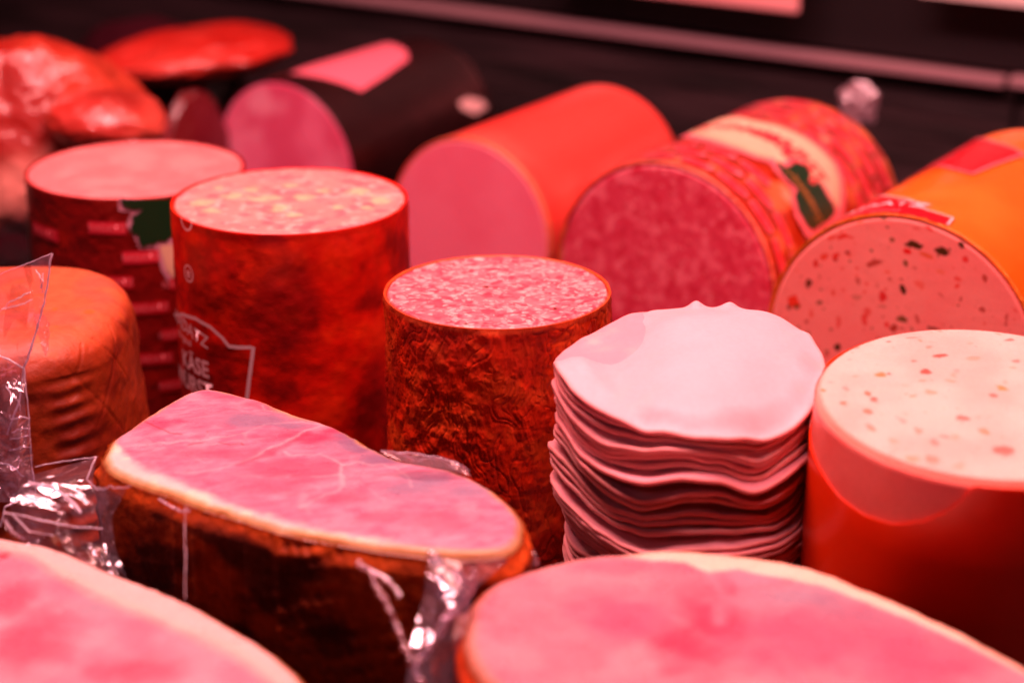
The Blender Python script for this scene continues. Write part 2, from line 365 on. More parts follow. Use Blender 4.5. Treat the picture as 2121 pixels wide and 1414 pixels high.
def k_sal(t, z, x, y):
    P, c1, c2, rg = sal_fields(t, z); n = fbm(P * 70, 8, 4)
    c = np.tile(np.array([[.62, .052, .011]]), (len(t), 1))
    c = mixc(c, (.70, .11, .022), ss(.5, .72, n)); c = mixc(c, (.32, .022, .008), ss(.5, .28, n) * .8)
    c = mixc(c, (.13, .012, .008), ss(.54, .78, fbm(P * np.array([1, 1, .35]) * 52, 18, 4)) * .45)
    c = mixc(c, (.07, .012, .008), np.clip(c1 * .35 + c2 * .15 + rg * .10, 0, .6))  # cracks and wrinkles tinted darker: smoke-cured tone plus painted shade in the recesses
    return mixc(c, (.66, .16, .05), ss(SL - .0035, SL - .001, z) * .7)
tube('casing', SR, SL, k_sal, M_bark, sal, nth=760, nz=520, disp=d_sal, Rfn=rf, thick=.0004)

# --- cheese sausage
fr = upright(-.098, .845); CR, CL = .0520, .141
che = thing('cheese_sausage', 'upright red sausage with yellow cheese lumps in its cut top', 'sausage', fr.matrix())
ch_px = [(420, 420, 34, 10), (436, 436, 26, 7), (483, 406, 30, 8), (545, 411, 46, 9), (580, 430, 30, 10), (629, 409, 32, 9), (740, 397, 30, 9), (786, 414, 26, 12), (668, 396, 20, 6), (520, 392, 22, 6), (610, 445, 20, 6), (700, 430, 18, 6), (600, 385, 22, 5), (760, 430, 16, 5), (455, 390, 14, 5)]
def c_che(x, y, rh, t):
    n = len(x); c = np.tile(np.array([[.88, .33, .30]]), (n, 1))
    c = mixc(c, (.78, .18, .22), ss(.45, .75, fbm(P3(x, y, s=170), 5, 4)) * .8); c = mixc(c, (.95, .55, .48), ss(.5, .8, fbm(P3(x, y, s=260), 25, 4)) * .8)
    sp = []
    for (a, b, rx, ry) in ch_px:
        fx, fy = fr.face(a, b, CL); sp.append((fx, fy, rx / 4640 * .85, ry / 4640 / .30 * .95, .3, (.93, .66, .38), .62))
    c = flecks(c, x, y, sp, 6, .7)
    return mixc(c, (.62, .06, .03), ss(.965, .99, rh))
disc('cut_face', CR, CL, c_che, M_face, che, 110, 420, inset=.0005)
def k_che(t, z, x, y):
    P = np.stack([x, y, z], 1); n = fbm(P * 55, 8, 4); c = np.tile(np.array([[.62, .022, .006]]), (len(t), 1))
    c = mixc(c, (.74, .060, .010), ss(.5, .7, n) * .8); c = mixc(c, (.22, .008, .008), ss(.48, .30, n) * .8)
    return mixc(c, (.16, .006, .012), ss(.56, .72, fbm(P * 30, 81, 4)) * .6)
def d_che(t, z):
    P = np.stack([np.cos(t) * CR, np.sin(t) * CR, z], 1); return (fbm(P * 28, 4, 4) - .5) * .0026 + (fbm(P * 130, 4, 3) - .5) * .0008
tube('casing', CR, CL, k_che, M_smoke, che, disp=d_che)
def on(frx, R): return lambda px, py: (lambda tz: (tz[0] * R, tz[1]))(frx.cyl(px, py, R))
g = on(fr, CR); OFF = .0014
edge = lambda pts: [g(a, b) for a, b in pts]
bd = edge([(366, 652), (385, 650), (410, 658), (440, 675), (464, 697), (478, 715), (497, 717), (527, 717)]) + edge([(515, 815), (508, 900)])
s_l = g(364, 652)[0] - .045; zlow = g(508, 900)[1]
wrap_line('badge_outline', lin(bd, 6), .0016, CR, OFF, M_white, che)
bs, bz = g(412, 690)
wrap_text('lettering', 'RADATZ', .0082, bs - .0075, bz + .0005, R_(-8), CR, OFF, M_white, che, .015, .95, arc=4)
bs, bz = g(400, 712); wrap_text('lettering', 'Original', .0042, bs - .006, bz + .0010, R_(-5), CR, OFF, M_white, che, .01)
bs, bz = g(414, 760); wrap_text('lettering', 'KÄSE', .0105, bs - .003, bz + .0005, R_(0), CR, OFF, M_white, che, .03, .9)
bs, bz = g(414, 800); wrap_text('lettering', 'WURST', .0105, bs - .006, bz, R_(0), CR, OFF, M_white, che, .03, .9)
cs_, cz = g(396, 565); ring = [(cs_ + .0032 * math.cos(a), cz + .0036 * math.sin(a)) for a in np.linspace(0, 2 * math.pi, 32, endpoint=False)]
wrap_line('ring_mark', ring, .0007, CR, OFF, M_white, che, closed=True); wrap_text('lettering', 'e', .0065, cs_, cz + .0003, 0, CR, OFF, M_white, che, .02)
cs_, cz = g(391, 455); ring = [(cs_ + .0040 * math.cos(a), cz + .0042 * math.sin(a)) for a in np.linspace(-math.pi, 0, 24)]
wrap_line('ring_mark', ring, .0010, CR, OFF, M_white, che)

# --- rear upright sausage in a printed casing
fr = upright(-.187, .957); PR, PL = .0540, .124
prt = thing('printed_sausage', 'upright sausage in dark red casing with small red labels and a green leaf', 'sausage', fr.matrix())
def c_prt(x, y, rh, t):
    c = np.tile(np.array([[.90, .27, .27]]), (len(x), 1)); c = mixc(c, (.95, .40, .38), ss(.4, .75, fbm(P3(x, y, s=90), 5, 4)) * .6)
    return mixc(c, (.6, .04, .03), ss(.965, .99, rh))
disc('cut_face', PR, PL, c_prt, M_face, prt, 90, 360, inset=.0005)
def k_prt(t, z, x, y):
    P = np.stack([x, y, z], 1); c = np.tile(np.array([[.20, .010, .010]]), (len(t), 1)); c = mixc(c, (.32, .020, .010), ss(.45, .7, fbm(P * 30, 8, 4)))
    return c
tube('casing', PR, PL, k_prt, M_print, prt, 360, 120)
g = on(fr, PR)
for (a, b, hw) in [(92, 480, 26), (222, 472, 38), (292, 532, 36), (238, 584, 36), (310, 637, 38), (250, 690, 36), (318, 742, 38), (366, 690, 30), (366, 795, 36), (372, 585, 22), (110, 560, 26), (80, 640, 26)]:
    s, z = g(a, b); hw2 = hw / 4160 * (1.0 if a > 150 else 1.8); hh = .0030
    r = [(s + hw2 * (1 if q in (0, 3) else -1), z + hh * (1 if q < 2 else -1)) for q in range(4)]
    lb = wrap_poly('label', r, PR, .0006, M_redl if b < 560 else M_redl_shade, prt);  # lower labels take a darker red: shade put into the print colour
    wrap_text('lettering', 'RADATZ', .0045, s, z, 0, PR, .0009, M_pinkl, lb, .0, 1.0)
leaf = [(250, 411), (300, 411), (362, 410), (420, 412), (420, 470), (362, 484), (352, 490), (344, 500), (330, 498), (318, 506), (306, 506), (296, 512), (288, 500), (286, 486), (274, 482), (270, 470), (276, 458), (272, 448), (288, 440), (296, 432), (280, 434), (262, 430), (252, 422)]
big = [(246, 408), (246, 436), (272, 440), (262, 466), (276, 486), (290, 516), (322, 514), (335, 560), (352, 590), (365, 590), (420, 560), (420, 408)]
wrap_poly('leaf_border', edge(big), PR, .0004, M_lilac, prt); wrap_poly('leaf_motif', edge(leaf), PR, .0010, M_green, prt)
wrap_poly('emblem', edge([(330, 508), (345, 560), (365, 580), (420, 560), (420, 495)]), PR, .0007, M_cream, prt)
wrap_poly('leaf_motif', [(g(60, 450)[0] - .003, g(70, 450)[1] - .03), (g(60, 450)[0] + .002, g(70, 450)[1] - .03), (g(60, 450)[0] + .002, g(70, 450)[1]), (g(60, 450)[0] - .003, g(70, 450)[1])], PR, .0010, M_green, prt)

# --- orange upright sausage with vegetable flecks, casing peeled down in a curve
OR, OL = .0595, .1305
fr = upright(.1640, .650, R_(5.0)); 
ora = thing('vegetable_sausage', 'upright orange sausage with pale flecked cut top and casing peeled down in a curve', 'sausage', fr.matrix())
rng = random.Random(5)
RED, GRN, ORG = (.80, .07, .04), (.13, .11, .02), (.85, .22, .06)
fl = [(1841, 708, 9, 3, RED, .7), (1945, 739, 18, 4, RED, .8), (1916, 773, 12, 6, RED, .8), (1827, 778, 15, 6, (.35, .22, .03), .8), (1840, 776, 7, 4, RED, .8), (1706, 808, 7, 4, ORG, .8), (1753, 807, 8, 6, RED, .35), (1797, 816, 8, 7, GRN, .75), (1811, 830, 10, 6, RED, .7), (1748, 836, 12, 6, GRN, .7), (1797, 854, 9, 6, GRN, .6), (1805, 888, 8, 10, GRN, .45), (1868, 874, 9, 7, RED, .3), (1995, 870, 20, 7, RED, .6), (2074, 808, 12, 8, (.45, .28, .03), .7), (2056, 824, 12, 5, RED, .6), (2078, 937, 26, 10, RED, .65), (1932, 951, 14, 8, GRN, .4), (1884, 949, 20, 8, ORG, .5), (1936, 917, 10, 7, RED, .4), (2038, 897, 10, 8, ORG, .5), (1722, 890, 12, 6, GRN, .45), (1770, 780, 8, 3, ORG, .3), (2020, 745, 22, 5, ORG, .3), (1930, 815, 18, 5, ORG, .4), (1760, 745, 6, 2, RED, .3), (2090, 705, 14, 3, RED, .6), (2105, 750, 12, 5, RED, .5), (1890, 700, 20, 2, RED, .4), (1990, 965, 16, 6, ORG, .3), (1850, 915, 10, 6, ORG, .3)]
def c_ora(x, y, rh, t):
    c = np.tile(np.array([[.93, .60, .52]]), (len(x), 1)); c = mixc(c, (.92, .46, .40), ss(.4, .75, fbm(P3(x, y, s=60), 5, 4)) * .5)
    sp = []
    for (a, b, rx, ry, col, op) in fl:
        fx, fy = fr.face(a, b, OL); sp.append((fx, fy, rx / 6000, ry / 6000 / .45, .2, col, op))
    r3 = random.Random(8)
    for _ in range(150):
        a_, q = r3.random() * 6.28, math.sqrt(r3.random()) * OR * .96; s = .0004 + r3.random() ** 3 * .0022
        sp.append((q * math.cos(a_), q * math.sin(a_), s, s * .6, r3.random() * 3, r3.choice([RED, ORG, GRN, ORG, (.9, .4, .3)]), .15 + r3.random() * .4))
    c = flecks(c, x, y, sp, 6, .45)
    return mixc(c, (.90, .34, .22), ss(.94, 1, rh) * .7)
disc('cut_face', OR, OL, c_ora, M_face, ora, 130, 480, lip=.0030, inset=.0009, dome=.0008)
tube('meat', OR - .0008, OL - .0025, lambda t, z, x, y: mixc(np.tile(np.array([[.86, .27, .23]]), (len(t), 1)), (.80, .18, .15), ss(.4, .7, fbm(P3(x, y, 0, 60) + z[:, None] * 40, 3, 3)) * .5), M_face, ora, 360, 60)
zc = [fr.cyl(a, b, OR) for a, b in [(1676, 905), (1700, 975), (1740, 1030), (1790, 1066), (1850, 1084), (1910, 1078), (1955, 1060), (1985, 1040), (2008, 1014), (2020, 1004)]]
thc = np.array([q[0] for q in zc]); zzc = np.array([q[1] for q in zc]); thc[thc > 0] -= 2 * np.pi; order = np.argsort(thc); thc = thc[order]; zzc = zzc[order]
def zt_ora(t):
    tt = np.where(t > np.pi, t - 2 * np.pi, t); tt = np.where(tt > 0, tt - 2 * np.pi, tt)
    r = np.interp(tt, thc, zzc); lo = ss(thc[0] - .5, thc[0], tt) * (1 - ss(thc[-1], thc[-1] + .02, tt))
    return (OL - .0018) * (1 - lo) + np.minimum(r, OL - .0018) * lo
def k_ora(t, z, x, y):
    c = np.tile(np.array([[.97, .075, .006]]), (len(t), 1)); return mixc(c, (.95, .045, .006), ss(.4, .75, fbm(P3(x, y, 0, 22) + z[:, None] * 14, 3, 3)) * .7)
tube('casing', OR, OL, k_ora, M_plain, ora, 720, 160, ztop=zt_ora, thick=.0003)

# ------------------------------------------------------------------ sausages lying down
def rim_ring(R, L, mat_, parent, seed, amp=.0010, w=.0035, n=900, name='casing_edge'):
    th = np.linspace(0, 2 * np.pi, n, endpoint=False); V = []; rows = 7
    cr = fbm(np.stack([np.cos(th) * 26, np.sin(th) * 26, th * 0 + seed], 1), seed, 3) - .5
    for k in range(rows):
        u = k / (rows - 1); rr = R + .0001 + amp * cr * (1 - u) * 2 + .0003 * math.sin(u * math.pi); zz = L - .0002 * (1 - u) - w * u + cr * .0015 * (1 - u)
        V.append(np.stack([rr * np.cos(th), rr * np.sin(th), zz], 1))
    return mesh_np(name, np.concatenate(V[::-1]), gridF(n, rows), mat_, parent)

# --- bologna
BR, BL = .0536, .168; fr = lying(-.0246, 1.078, BR, BL)
bol = thing('bologna', 'smooth plain red bologna lying down with a plain pink cut end', 'sausage', fr.matrix())
def c_bol(x, y, rh, t):
    c = np.tile(np.array([[.90, .26, .36]]), (len(x), 1)); c = mixc(c, (.86, .20, .30), ss(.4, .8, fbm(P3(x, y, s=40), 5, 4)) * .6)
    return mixc(c, (.92, .38, .34), ss(.95, .985, rh) * .8)
disc('cut_face', BR, BL, c_bol, M_face, bol, 80, 300, inset=.0006, lip=.002)
tube('casing', BR, BL, lambda t, z, x, y: mixc(np.tile(np.array([[.93, .11, .085]]), (len(t), 1)), (.93, .17, .13), ss(.4, .7, fbm(P3(x, y, 0, 18) + z[:, None] * 10, 3, 3))), M_plain, bol, 360, 120, dome=.016)
M_clr = film_mat('casing_film_edge', veil=.35, gloss=.25, rough=.10, veilcol=(.95, .55, .35), bump=.6)
rim_ring(BR, BL, mat('bologna_rim', (.93, .30, .16), rough=.2, coat=.6, sss=.2), bol, 3, amp=.0005)
# strip of film in front of its cut end
def sheet(name, rows, depth_rows, mat_, parent=None, seed=0, amp=.002, freq=60, n=60, m=60, label=None, aniso=(1, 1)):
    """rows: list of rows of (px, py, depth); bilinear-smoothed grid with crumple noise, real depth"""
    A = np.array([[tuple(at(px, py, d)) for (px, py, d) in r] for r in rows]); nr_, nc_ = A.shape[:2]
    def up(X, k, ax):
        L_ = X.shape[ax]; q = np.linspace(0, L_ - 1, k); i = np.minimum(q.astype(int), L_ - 2); f = q - i
        X0 = np.take(X, i, ax); X1 = np.take(X, i + 1, ax); sh = [1] * X.ndim; sh[ax] = k; f = f.reshape(sh); return X0 * (1 - f) + X1 * f
    G = up(up(A, m, 0), n, 1).reshape(-1, 3)
    P = G * freq * np.array([aniso[0], 1, aniso[1]]); q = P + (np.stack([fbm(P * .6, seed, 2), fbm(P * .6, seed + 1, 2), fbm(P * .6, seed + 2, 2)], 1) - .5) * 3
    w = 1 - np.abs(fbm(q, seed + 9, 3) * 2 - 1); f1, f2, _ = worley(q * .6, seed + 4)
    h = (w * .7 + ss(0, .5, f2 - f1) * .6 - .6) * amp
    G = G + np.array(-FW)[None, :] * h[:, None] + np.array([0, 0, 1])[None, :] * ((fbm(P * .8, seed + 3, 3) - .5) * amp * .8)[:, None]
    o = mesh_np(name, G, gridF(n, m, False), mat_, parent, label=label)
    return o
# --- marbled sausage with printed casing
ER, EL = .0624, .178; fr = lying(.077, .963, ER, EL)
mar = thing('marbled_sausage', 'red sausage lying down, casing printed with dashes, cream oval and green leaf', 'sausage', fr.matrix())
def c_mar(x, y, rh, t):
    c = np.tile(np.array([[.66, .085, .15]]), (len(x), 1)); c = mixc(c, (.80, .22, .28), ss(.45, .75, fbm(P3(x, y, s=220), 5, 5)) * .85)
    c = mixc(c, (.55, .03, .08), ss(.5, .75, fbm(P3(x, y, s=300), 45, 4)) * .7)
    f1, f2, idn = worley(P3(x, y, s=330), 5); c = mixc(c, (.88, .40, .42), (1 - ss(.12, .38, f1)) * (idn > .62) * .75)
    return mixc(c, (.58, .04, .06), ss(.97, 1, rh) * .6)
disc('cut_face', ER, EL, c_mar, M_face, mar, 150, 560, inset=.0008, lip=.0016)
def k_mar(t, z, x, y):
    P = np.stack([x, y, z], 1); n = fbm(P * 70, 8, 4); c = np.tile(np.array([[.40, .045, .012]]), (len(t), 1))
    c = mixc(c, (.78, .26, .10), ss(.5, .66, n) * .85); c = mixc(c, (.36, .022, .010), ss(.45, .3, n) * .7)
    return mixc(c, (.95, .45, .30), ss(.62, .8, fbm(P * 90, 28, 4)) * .8)
tube('casing', ER, EL, k_mar, M_print, mar, 460, 200, dome=.02, disp=lambda t, z: (fbm(np.stack([np.cos(t), np.sin(t), z * 14], 1) * 2.5, 4, 3) - .5) * .0022)
g = on(fr, ER + .001)
g0 = lambda a, b: (lambda tz: ((tz[0] + (2 * math.pi if tz[0] < -1.2 else 0)) * ER, tz[1]))(fr.cyl(a, b, ER + .0008))
OFF = .0012
oval_px = [(1606, 340), (1560, 322), (1500, 300), (1445, 284), (1425, 270), (1450, 256), (1500, 248), (1560, 252), (1620, 266), (1668, 288), (1706, 318), (1730, 350), (1738, 392), (1735, 430), (1722, 440), (1700, 420), (1650, 400)]
oval = dens([g0(a, b) for a, b in oval_px], 5, True)
ctr = np.mean(np.array(oval), 0)
out2 = [tuple(ctr + (np.array(p) - ctr) * 1.13) for p in oval]
wrap_poly('emblem_border', out2, ER, OFF, M_pinkl, mar); wrap_poly('emblem', oval, ER, OFF + .0003, M_cream, mar)
wrap_line('emblem_line', [tuple(ctr + (np.array(p) - ctr) * .93) for p in oval], .0006, ER, OFF + .0006, M_gold, mar, closed=True)
leafM = [(1604, 342), (1612, 338), (1622, 350), (1634, 346), (1645, 338), (1668, 346), (1676, 362), (1672, 378), (1680, 386), (1692, 378), (1702, 392), (1712, 410), (1722, 425), (1727, 440), (1712, 458), (1690, 470), (1682, 480), (1668, 470), (1650, 440), (1642, 410), (1648, 394), (1630, 378), (1616, 362)]
lm = [g0(a, b) for a, b in leafM]; lc = np.mean(np.array(lm), 0)
wrap_poly('leaf_border', [tuple(lc + (np.array(p) - lc) * 1.22) for p in lm], ER, OFF + .0005, M_pinkl, mar)
wrap_poly('leaf_motif', lm, ER, OFF + .0009, M_green, mar)
for i, (a, b) in enumerate([(1652, 388), (1664, 402), (1672, 420), (1684, 436)]):
    s, z = g0(a, b); wrap_text('lettering', 'RADATZ', .0055, s, z, R_(180), ER, OFF + .0013, M_gold, mar, .0)
for a, b, sz, tx in [(1530, 268, .0125, 'RADATZ'), (1590, 290, .0125, 'FEINE'), (1650, 318, .012, 'WURST'), (1668, 362, .011, 'EXTRA')]:
    s, z = g0(a, b); wrap_text('lettering', tx, sz, s, z, R_(180), ER, OFF + .0008, M_redl, mar, .03)
# dash-shaped prints in staggered rows around the tube
cam_l = fr.local(CAM)
def inside(p, poly):
    r = False; x, y = p
    for i in range(len(poly)):
        (x1, y1), (x2, y2) = poly[i], poly[i - 1]
        if (y1 > y) != (y2 > y) and x < (x2 - x1) * (y - y1) / (y2 - y1) + x1: r = not r
    return r
keepout = [tuple(ctr + (np.array(p) - ctr) * 1.22) for p in oval]; lko = [tuple(lc + (np.array(p) - lc) * 1.5) for p in lm]
nd = 0
for row in range(13):
    zz = EL - .010 - row * .0125
    for k in range(-3, 10):
        s = (k + (row % 2) * .5) * .0215; a0 = s / ER
        if a0 < R_(-45) or a0 > R_(165) or zz < .022: continue
        if any(inside((s + d, zz), keepout) or inside((s + d, zz), lko) for d in (-.007, 0, .007)): continue
        L2, W2 = .0092, .0025
        pill = [(s + L2 - W2 + W2 * math.cos(q), zz + W2 * math.sin(q)) for q in np.linspace(-math.pi / 2, math.pi / 2, 7)] + [(s - L2 + W2 - W2 * math.cos(q), zz + W2 * math.sin(q)) for q in np.linspace(math.pi / 2, -math.pi / 2, 7)]
        lb = wrap_poly('printed_dash', pill, ER, OFF, M_redl, mar); wrap_line('dash_outline', pill, .0010, ER, OFF + .0003, M_pinkl, lb, closed=True); nd += 1
rim_ring(ER, EL, mat('marbled_rim', (.85, .25, .18), rough=.2, coat=.8, sss=.2, bumps=((200, .3, 'n'),)), mar, 9, amp=.0006)
# gathered clear casing at the far end
def lump(name, c, rad, axes, mat_, parent=None, seed=0, amp=.1, freq=2.0, nu=90, nv=60, colfn=None, power=1.0, label=None):
    th = np.linspace(0, 2 * np.pi, nu, endpoint=False); ph = np.linspace(.01, np.pi - .01, nv); PH, TH = np.meshgrid(ph, th, indexing='ij')
    x = np.sin(PH) * np.cos(TH); y = np.sin(PH) * np.sin(TH); z = -np.cos(PH); D = np.stack([x.ravel(), y.ravel(), z.ravel()], 1)
    if power != 1: D = np.sign(D) * np.abs(D) ** power
    r = 1 + amp * (fbm(D * freq + seed, seed, 4) - .5) * 2; Q = D * r[:, None] * np.array(rad)[None, :]
    A = np.array([tuple(a) for a in axes]); W = Q @ A + np.array(tuple(c))[None, :]
    return mesh_np(name, W, gridF(nu, nv), mat_, parent, colfn(D, W) if colfn else None, label=label)
M_knot = film_mat('knot_film', veil=.45, gloss=.25, rough=.2, veilcol=(.85, .6, .68), bump=.8)
I3 = (Vector((1, 0, 0)), Vector((0, 1, 0)), Vector((0, 0, 1)))
kp = fr.local(at(1776, 214, 1.21)); kn = lump('casing_knot', kp, (.011, .012, .007), I3, M_knot, mar, 4, .7, 2.5)

# --- sausage with vegetable flecks, lying down in orange casing
VR, VL = .0660, .20; fr = lying(.176, .849, VR, VL)
veg = thing('vegetable_sausage', 'orange sausage lying down, its pink cut end speckled red and dark green', 'sausage', fr.matrix())
DK = (.075, .05, .008); RB = (.40, .06, .03)
fv = [(1895, 508, 18, 9, 0, DK, 1), (1952, 520, 14, 13, 0, DK, 1), (1812, 545, 22, 8, 25, RB, .8), (1878, 522, 9, 8, 0, (.75, .02, .02), 1), (1991, 508, 10, 7, -35, DK, 1), (1921, 530, 15, 6, -15, (.75, .16, .04), .8), (1870, 600, 6, 11, 25, DK, 1), (1673, 588, 8, 14, -15, DK, .95), (1644, 625, 15, 17, 20, (.80, .05, .01), .9), (1634, 637, 6, 9, 0, DK, .7), (1828, 615, 9, 13, 0, (.70, .03, .03), .9), (1870, 660, 14, 10, 0, GRN, .9), (1690, 545, 5, 13, -10, (.65, .04, .02), .9), (1708, 532, 12, 8, 45, (.75, .07, .02), .8), (1731, 530, 6, 11, -35, (.75, .04, .02), .9), (1724, 492, 12, 5, 25, (.75, .06, .02), .7), (1742, 492, 12, 5, 35, (.75, .04, .02), .9), (1762, 491, 9, 5, 0, (.75, .05, .02), .7), (1790, 660, 6, 15, 10, (.7, .03, .02), .7), (1795, 648, 8, 13, -25, (.75, .05, .03), .6), (1735, 720, 8, 10, -40, DK, 1), (1737, 668, 5, 16, 5, (.75, .04, .02), .6), (1925, 474, 15, 5, -20, (.75, .03, .02), .9), (1898, 473, 8, 3, 0, (.75, .04, .03), .6), (1999, 537, 7, 9, -30, (.75, .04, .03), .9), (2040, 575, 5, 9, 20, RB, .8), (1895, 555, 7, 5, 0, RB, .6), (1948, 563, 8, 5, 0, ORG, .5), (1838, 563, 8, 4, 0, (.85, .12, .03), .8), (1905, 590, 12, 12, -40, (.8, .1, .04), .5), (1844, 578, 6, 4, 0, RB, .6), (1866, 578, 6, 4, 0, RB, .6), (1774, 615, 12, 7, 10, GRN, .35), (1828, 635, 10, 6, 10, GRN, .3), (1838, 672, 6, 6, 0, (.8, .04, .03), .8), (1990, 620, 4, 8, -10, RB, .7), (1712, 735, 9, 5, 20, RB, .8), (1830, 454, 7, 3, 0, GRN, .8), (1780, 460, 7, 6, 30, (.85, .2, .05), .5), (1838, 471, 4, 3, 0, GRN, .8), (1870, 680, 10, 4, 0, RB, .6), (1933, 680, 14, 4, 0, DK, .8), (1700, 600, 4, 4, 0, GRN, .6), (2085, 660, 4, 18, 0, RB, .6), (1795, 588, 5, 4, 0, RED, .7), (1747, 601, 5, 4, 0, RED, .5), (1775, 555, 4, 4, 0, RED, .8), (1745, 556, 4, 4, 0, RED, .5), (1950, 612, 8, 4, -30, RB, .5), (1680, 650, 5, 12, 0, RED, .4)]
def c_veg(x, y, rh, t):
    c = np.tile(np.array([[.95, .32, .28]]), (len(x), 1)); c = mixc(c, (.95, .38, .32), ss(.4, .75, fbm(P3(x, y, s=60), 5, 4)) * .6)
    sp = []; K = 4530
    for (a, b, rx, ry, an, col, op) in fv:
        fx, fy = fr.face(a, b, VL); sp.append((fx, fy, rx / K / .84 * .82, ry / K * .82, R_(an), col, op))
    r3 = random.Random(18)
    for _ in range(320):
        a_, q = r3.random() * 6.28, math.sqrt(r3.random()) * VR * .97; s = .0003 + r3.random() ** 4 * .0016
        sp.append((q * math.cos(a_), q * math.sin(a_), s, s * (.4 + .6 * r3.random()), r3.random() * 3, r3.choice([RED, RB, GRN, RB, (.8, .1, .04)]), .35 + r3.random() * .6))
    c = flecks(c, x, y, sp, 6, .25)
    return mixc(c, (.93, .20, .06), ss(.975, 1, rh))
disc('cut_face', VR, VL, c_veg, M_face, veg, 210, 820, inset=.0006, lip=.0015)
tube('casing', VR, VL, lambda t, z, x, y: mixc(np.tile(np.array([[.95, .22, .016]]), (len(t), 1)), (.95, .28, .035), ss(.4, .7, fbm(P3(x, y, 0, 18) + z[:, None] * 10, 3, 3))), M_plain, veg, 460, 140, dome=.02)
g0 = lambda a, b: (lambda tz: ((tz[0] + (2 * math.pi if tz[0] < -1.2 else 0)) * VR, tz[1]))(fr.cyl(a, b, VR + .0004))
rimz = VL - .0006
top_edge = [g0(a, b) for a, b in [(1738, 433), (1770, 418), (1810, 410), (1845, 409), (1880, 414), (1902, 424), (1914, 434), (1940, 442), (1973, 453)]]
cl = lambda p: (p[0], min(p[1], rimz))
right = [g0(1973, 453), g0(1962, 467)]
a_r = right[-1][0]; a_l = R_(150) * VR
lowleft = [(a_l, top_edge[0][1] + .004), ((a_l + top_edge[0][0]) / 2, top_edge[0][1] + .002)]
poly = [cl(p) for p in lowleft + dens(top_edge, 4) + [right[-1]]] + [(a_r + (a_l - a_r) * k / 20, rimz) for k in range(1, 21)]
wrap_poly('badge', poly, VR, .0005, M_redp, veg)
wrap_line('badge_outline', [cl(p) for p in lin(lowleft + dens(top_edge, 4) + [right[-1]], 3)], .0010, VR, .0009, M_white, veg)
s, z = g0(1838, 424); wrap_text('lettering', 'RADATZ', .0105, s + .0055, z, R_(180), VR, .0010, M_white, veg, .02, 1.25, arc=5)
s, z = g0(1830, 437); wrap_text('lettering', 'Original', .0058, s + .004, z + .0005, R_(180), VR, .0010, M_pinkl, veg, .0, 1.3)
sec = [(1845, 358), (1880, 350), (1940, 345), (1975, 352), (2012, 362), (2060, 342), (2121, 321), (2060, 297), (2010, 288), (1960, 296), (1905, 318), (1868, 340)]
sp_ = [g0(a, b) for a, b in sec]; wrap_poly('badge', sp_, VR, .0005, M_redp, veg); wrap_line('badge_outline', lin(sp_, 5, True), .0017, VR, .0009, M_pinkl, veg, closed=True)
for (a, b, tx, sz) in [(1905, 330, 'VEGETABLE', .0085), (1950, 318, 'SAUSAGE', .0085)]:
    s, z = g0(a, b); wrap_text('lettering', tx, sz * .9, s, z, R_(180), VR, .0011, M_pinkl, veg, .02, .9)
M_clr2 = film_mat('orange_film_edge', veil=.30, gloss=.30, rough=.08, veilcol=(1.0, .6, .3), bump=.8)
rim_ring(VR, VL, mat('orange_rim', (.95, .30, .06), rough=.18, coat=1.0, sss=.2, bumps=((260, .4, 'n'),)), veg, 13, amp=.0008, w=.0022, n=1400)

# --- black ham roll
KR, KL = .0550, .172; fr = lying(-.143, 1.208, KR, KL)
blk = thing('black_ham', 'black skinned ham roll lying at the back, its cut end lilac pink', 'ham', fr.matrix())
def c_blk(x, y, rh, t):
    c = np.tile(np.array([[.84, .24, .38]]), (len(x), 1)); c = mixc(c, (.70, .12, .24), ss(.42, .7, fbm(P3(x, y, s=38), 5, 4)) * .8); c = mixc(c, (.90, .45, .55), ss(.5, .8, fbm(P3(x, y, s=50), 35, 4)) * .7)
    return mixc(c, (.35, .08, .10), ss(.975, 1, rh))
disc('cut_face', KR, KL, c_blk, M_face, blk, 70, 260, inset=.0006, lip=.002)
tube('casing', KR, KL, lambda t, z, x, y: mixc(np.tile(np.array([[.016, .008, .009]]), (len(t), 1)), (.040, .016, .012), ss(.45, .7, fbm(P3(x, y, 0, 25) + z[:, None] * 20, 3, 3))), M_black, blk, 300, 90, dome=.02)
g0 = lambda a, b: (lambda tz: ((tz[0] + (2 * math.pi if tz[0] < -1.2 else 0)) * KR, tz[1]))(fr.cyl(a, b, KR + .001))
wrap_poly('label', [g0(a, b) for a, b in [(600, 152), (640, 128), (700, 103), (745, 88), (795, 90), (842, 106), (846, 122), (800, 155), (748, 188), (725, 178), (690, 166), (640, 156)]], KR, .0007, M_lpink, blk)
wrap_poly('tag', [g0(a, b) for a, b in [(950, 212), (970, 202), (1000, 208), (1010, 222), (985, 238), (958, 226)]], KR, .0008, M_tagw, blk)

# ------------------------------------------------------------------ shrink wrapped meats at the upper left
def c_red(c1, c2, seed):
    return lambda D, W: mixc(mixc(np.tile(np.array([c1]), (len(D), 1)), c2, ss(.4, .7, fbm(W * 22, seed, 4))), tuple(x * .35 for x in c1), ss(.6, .75, fbm(W * 18, seed + 7, 3)) * .6)
ax = (T_, N_, Z_)
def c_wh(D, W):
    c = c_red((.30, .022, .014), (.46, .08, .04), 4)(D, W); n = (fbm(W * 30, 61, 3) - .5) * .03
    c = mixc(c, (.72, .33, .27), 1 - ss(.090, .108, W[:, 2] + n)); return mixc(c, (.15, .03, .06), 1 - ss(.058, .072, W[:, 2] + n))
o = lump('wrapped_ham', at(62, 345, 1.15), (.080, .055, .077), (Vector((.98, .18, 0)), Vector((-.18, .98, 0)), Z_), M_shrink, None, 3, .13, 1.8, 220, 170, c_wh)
tag(o, 'large shrink wrapped red ham in the upper left corner', 'wrapped meat')
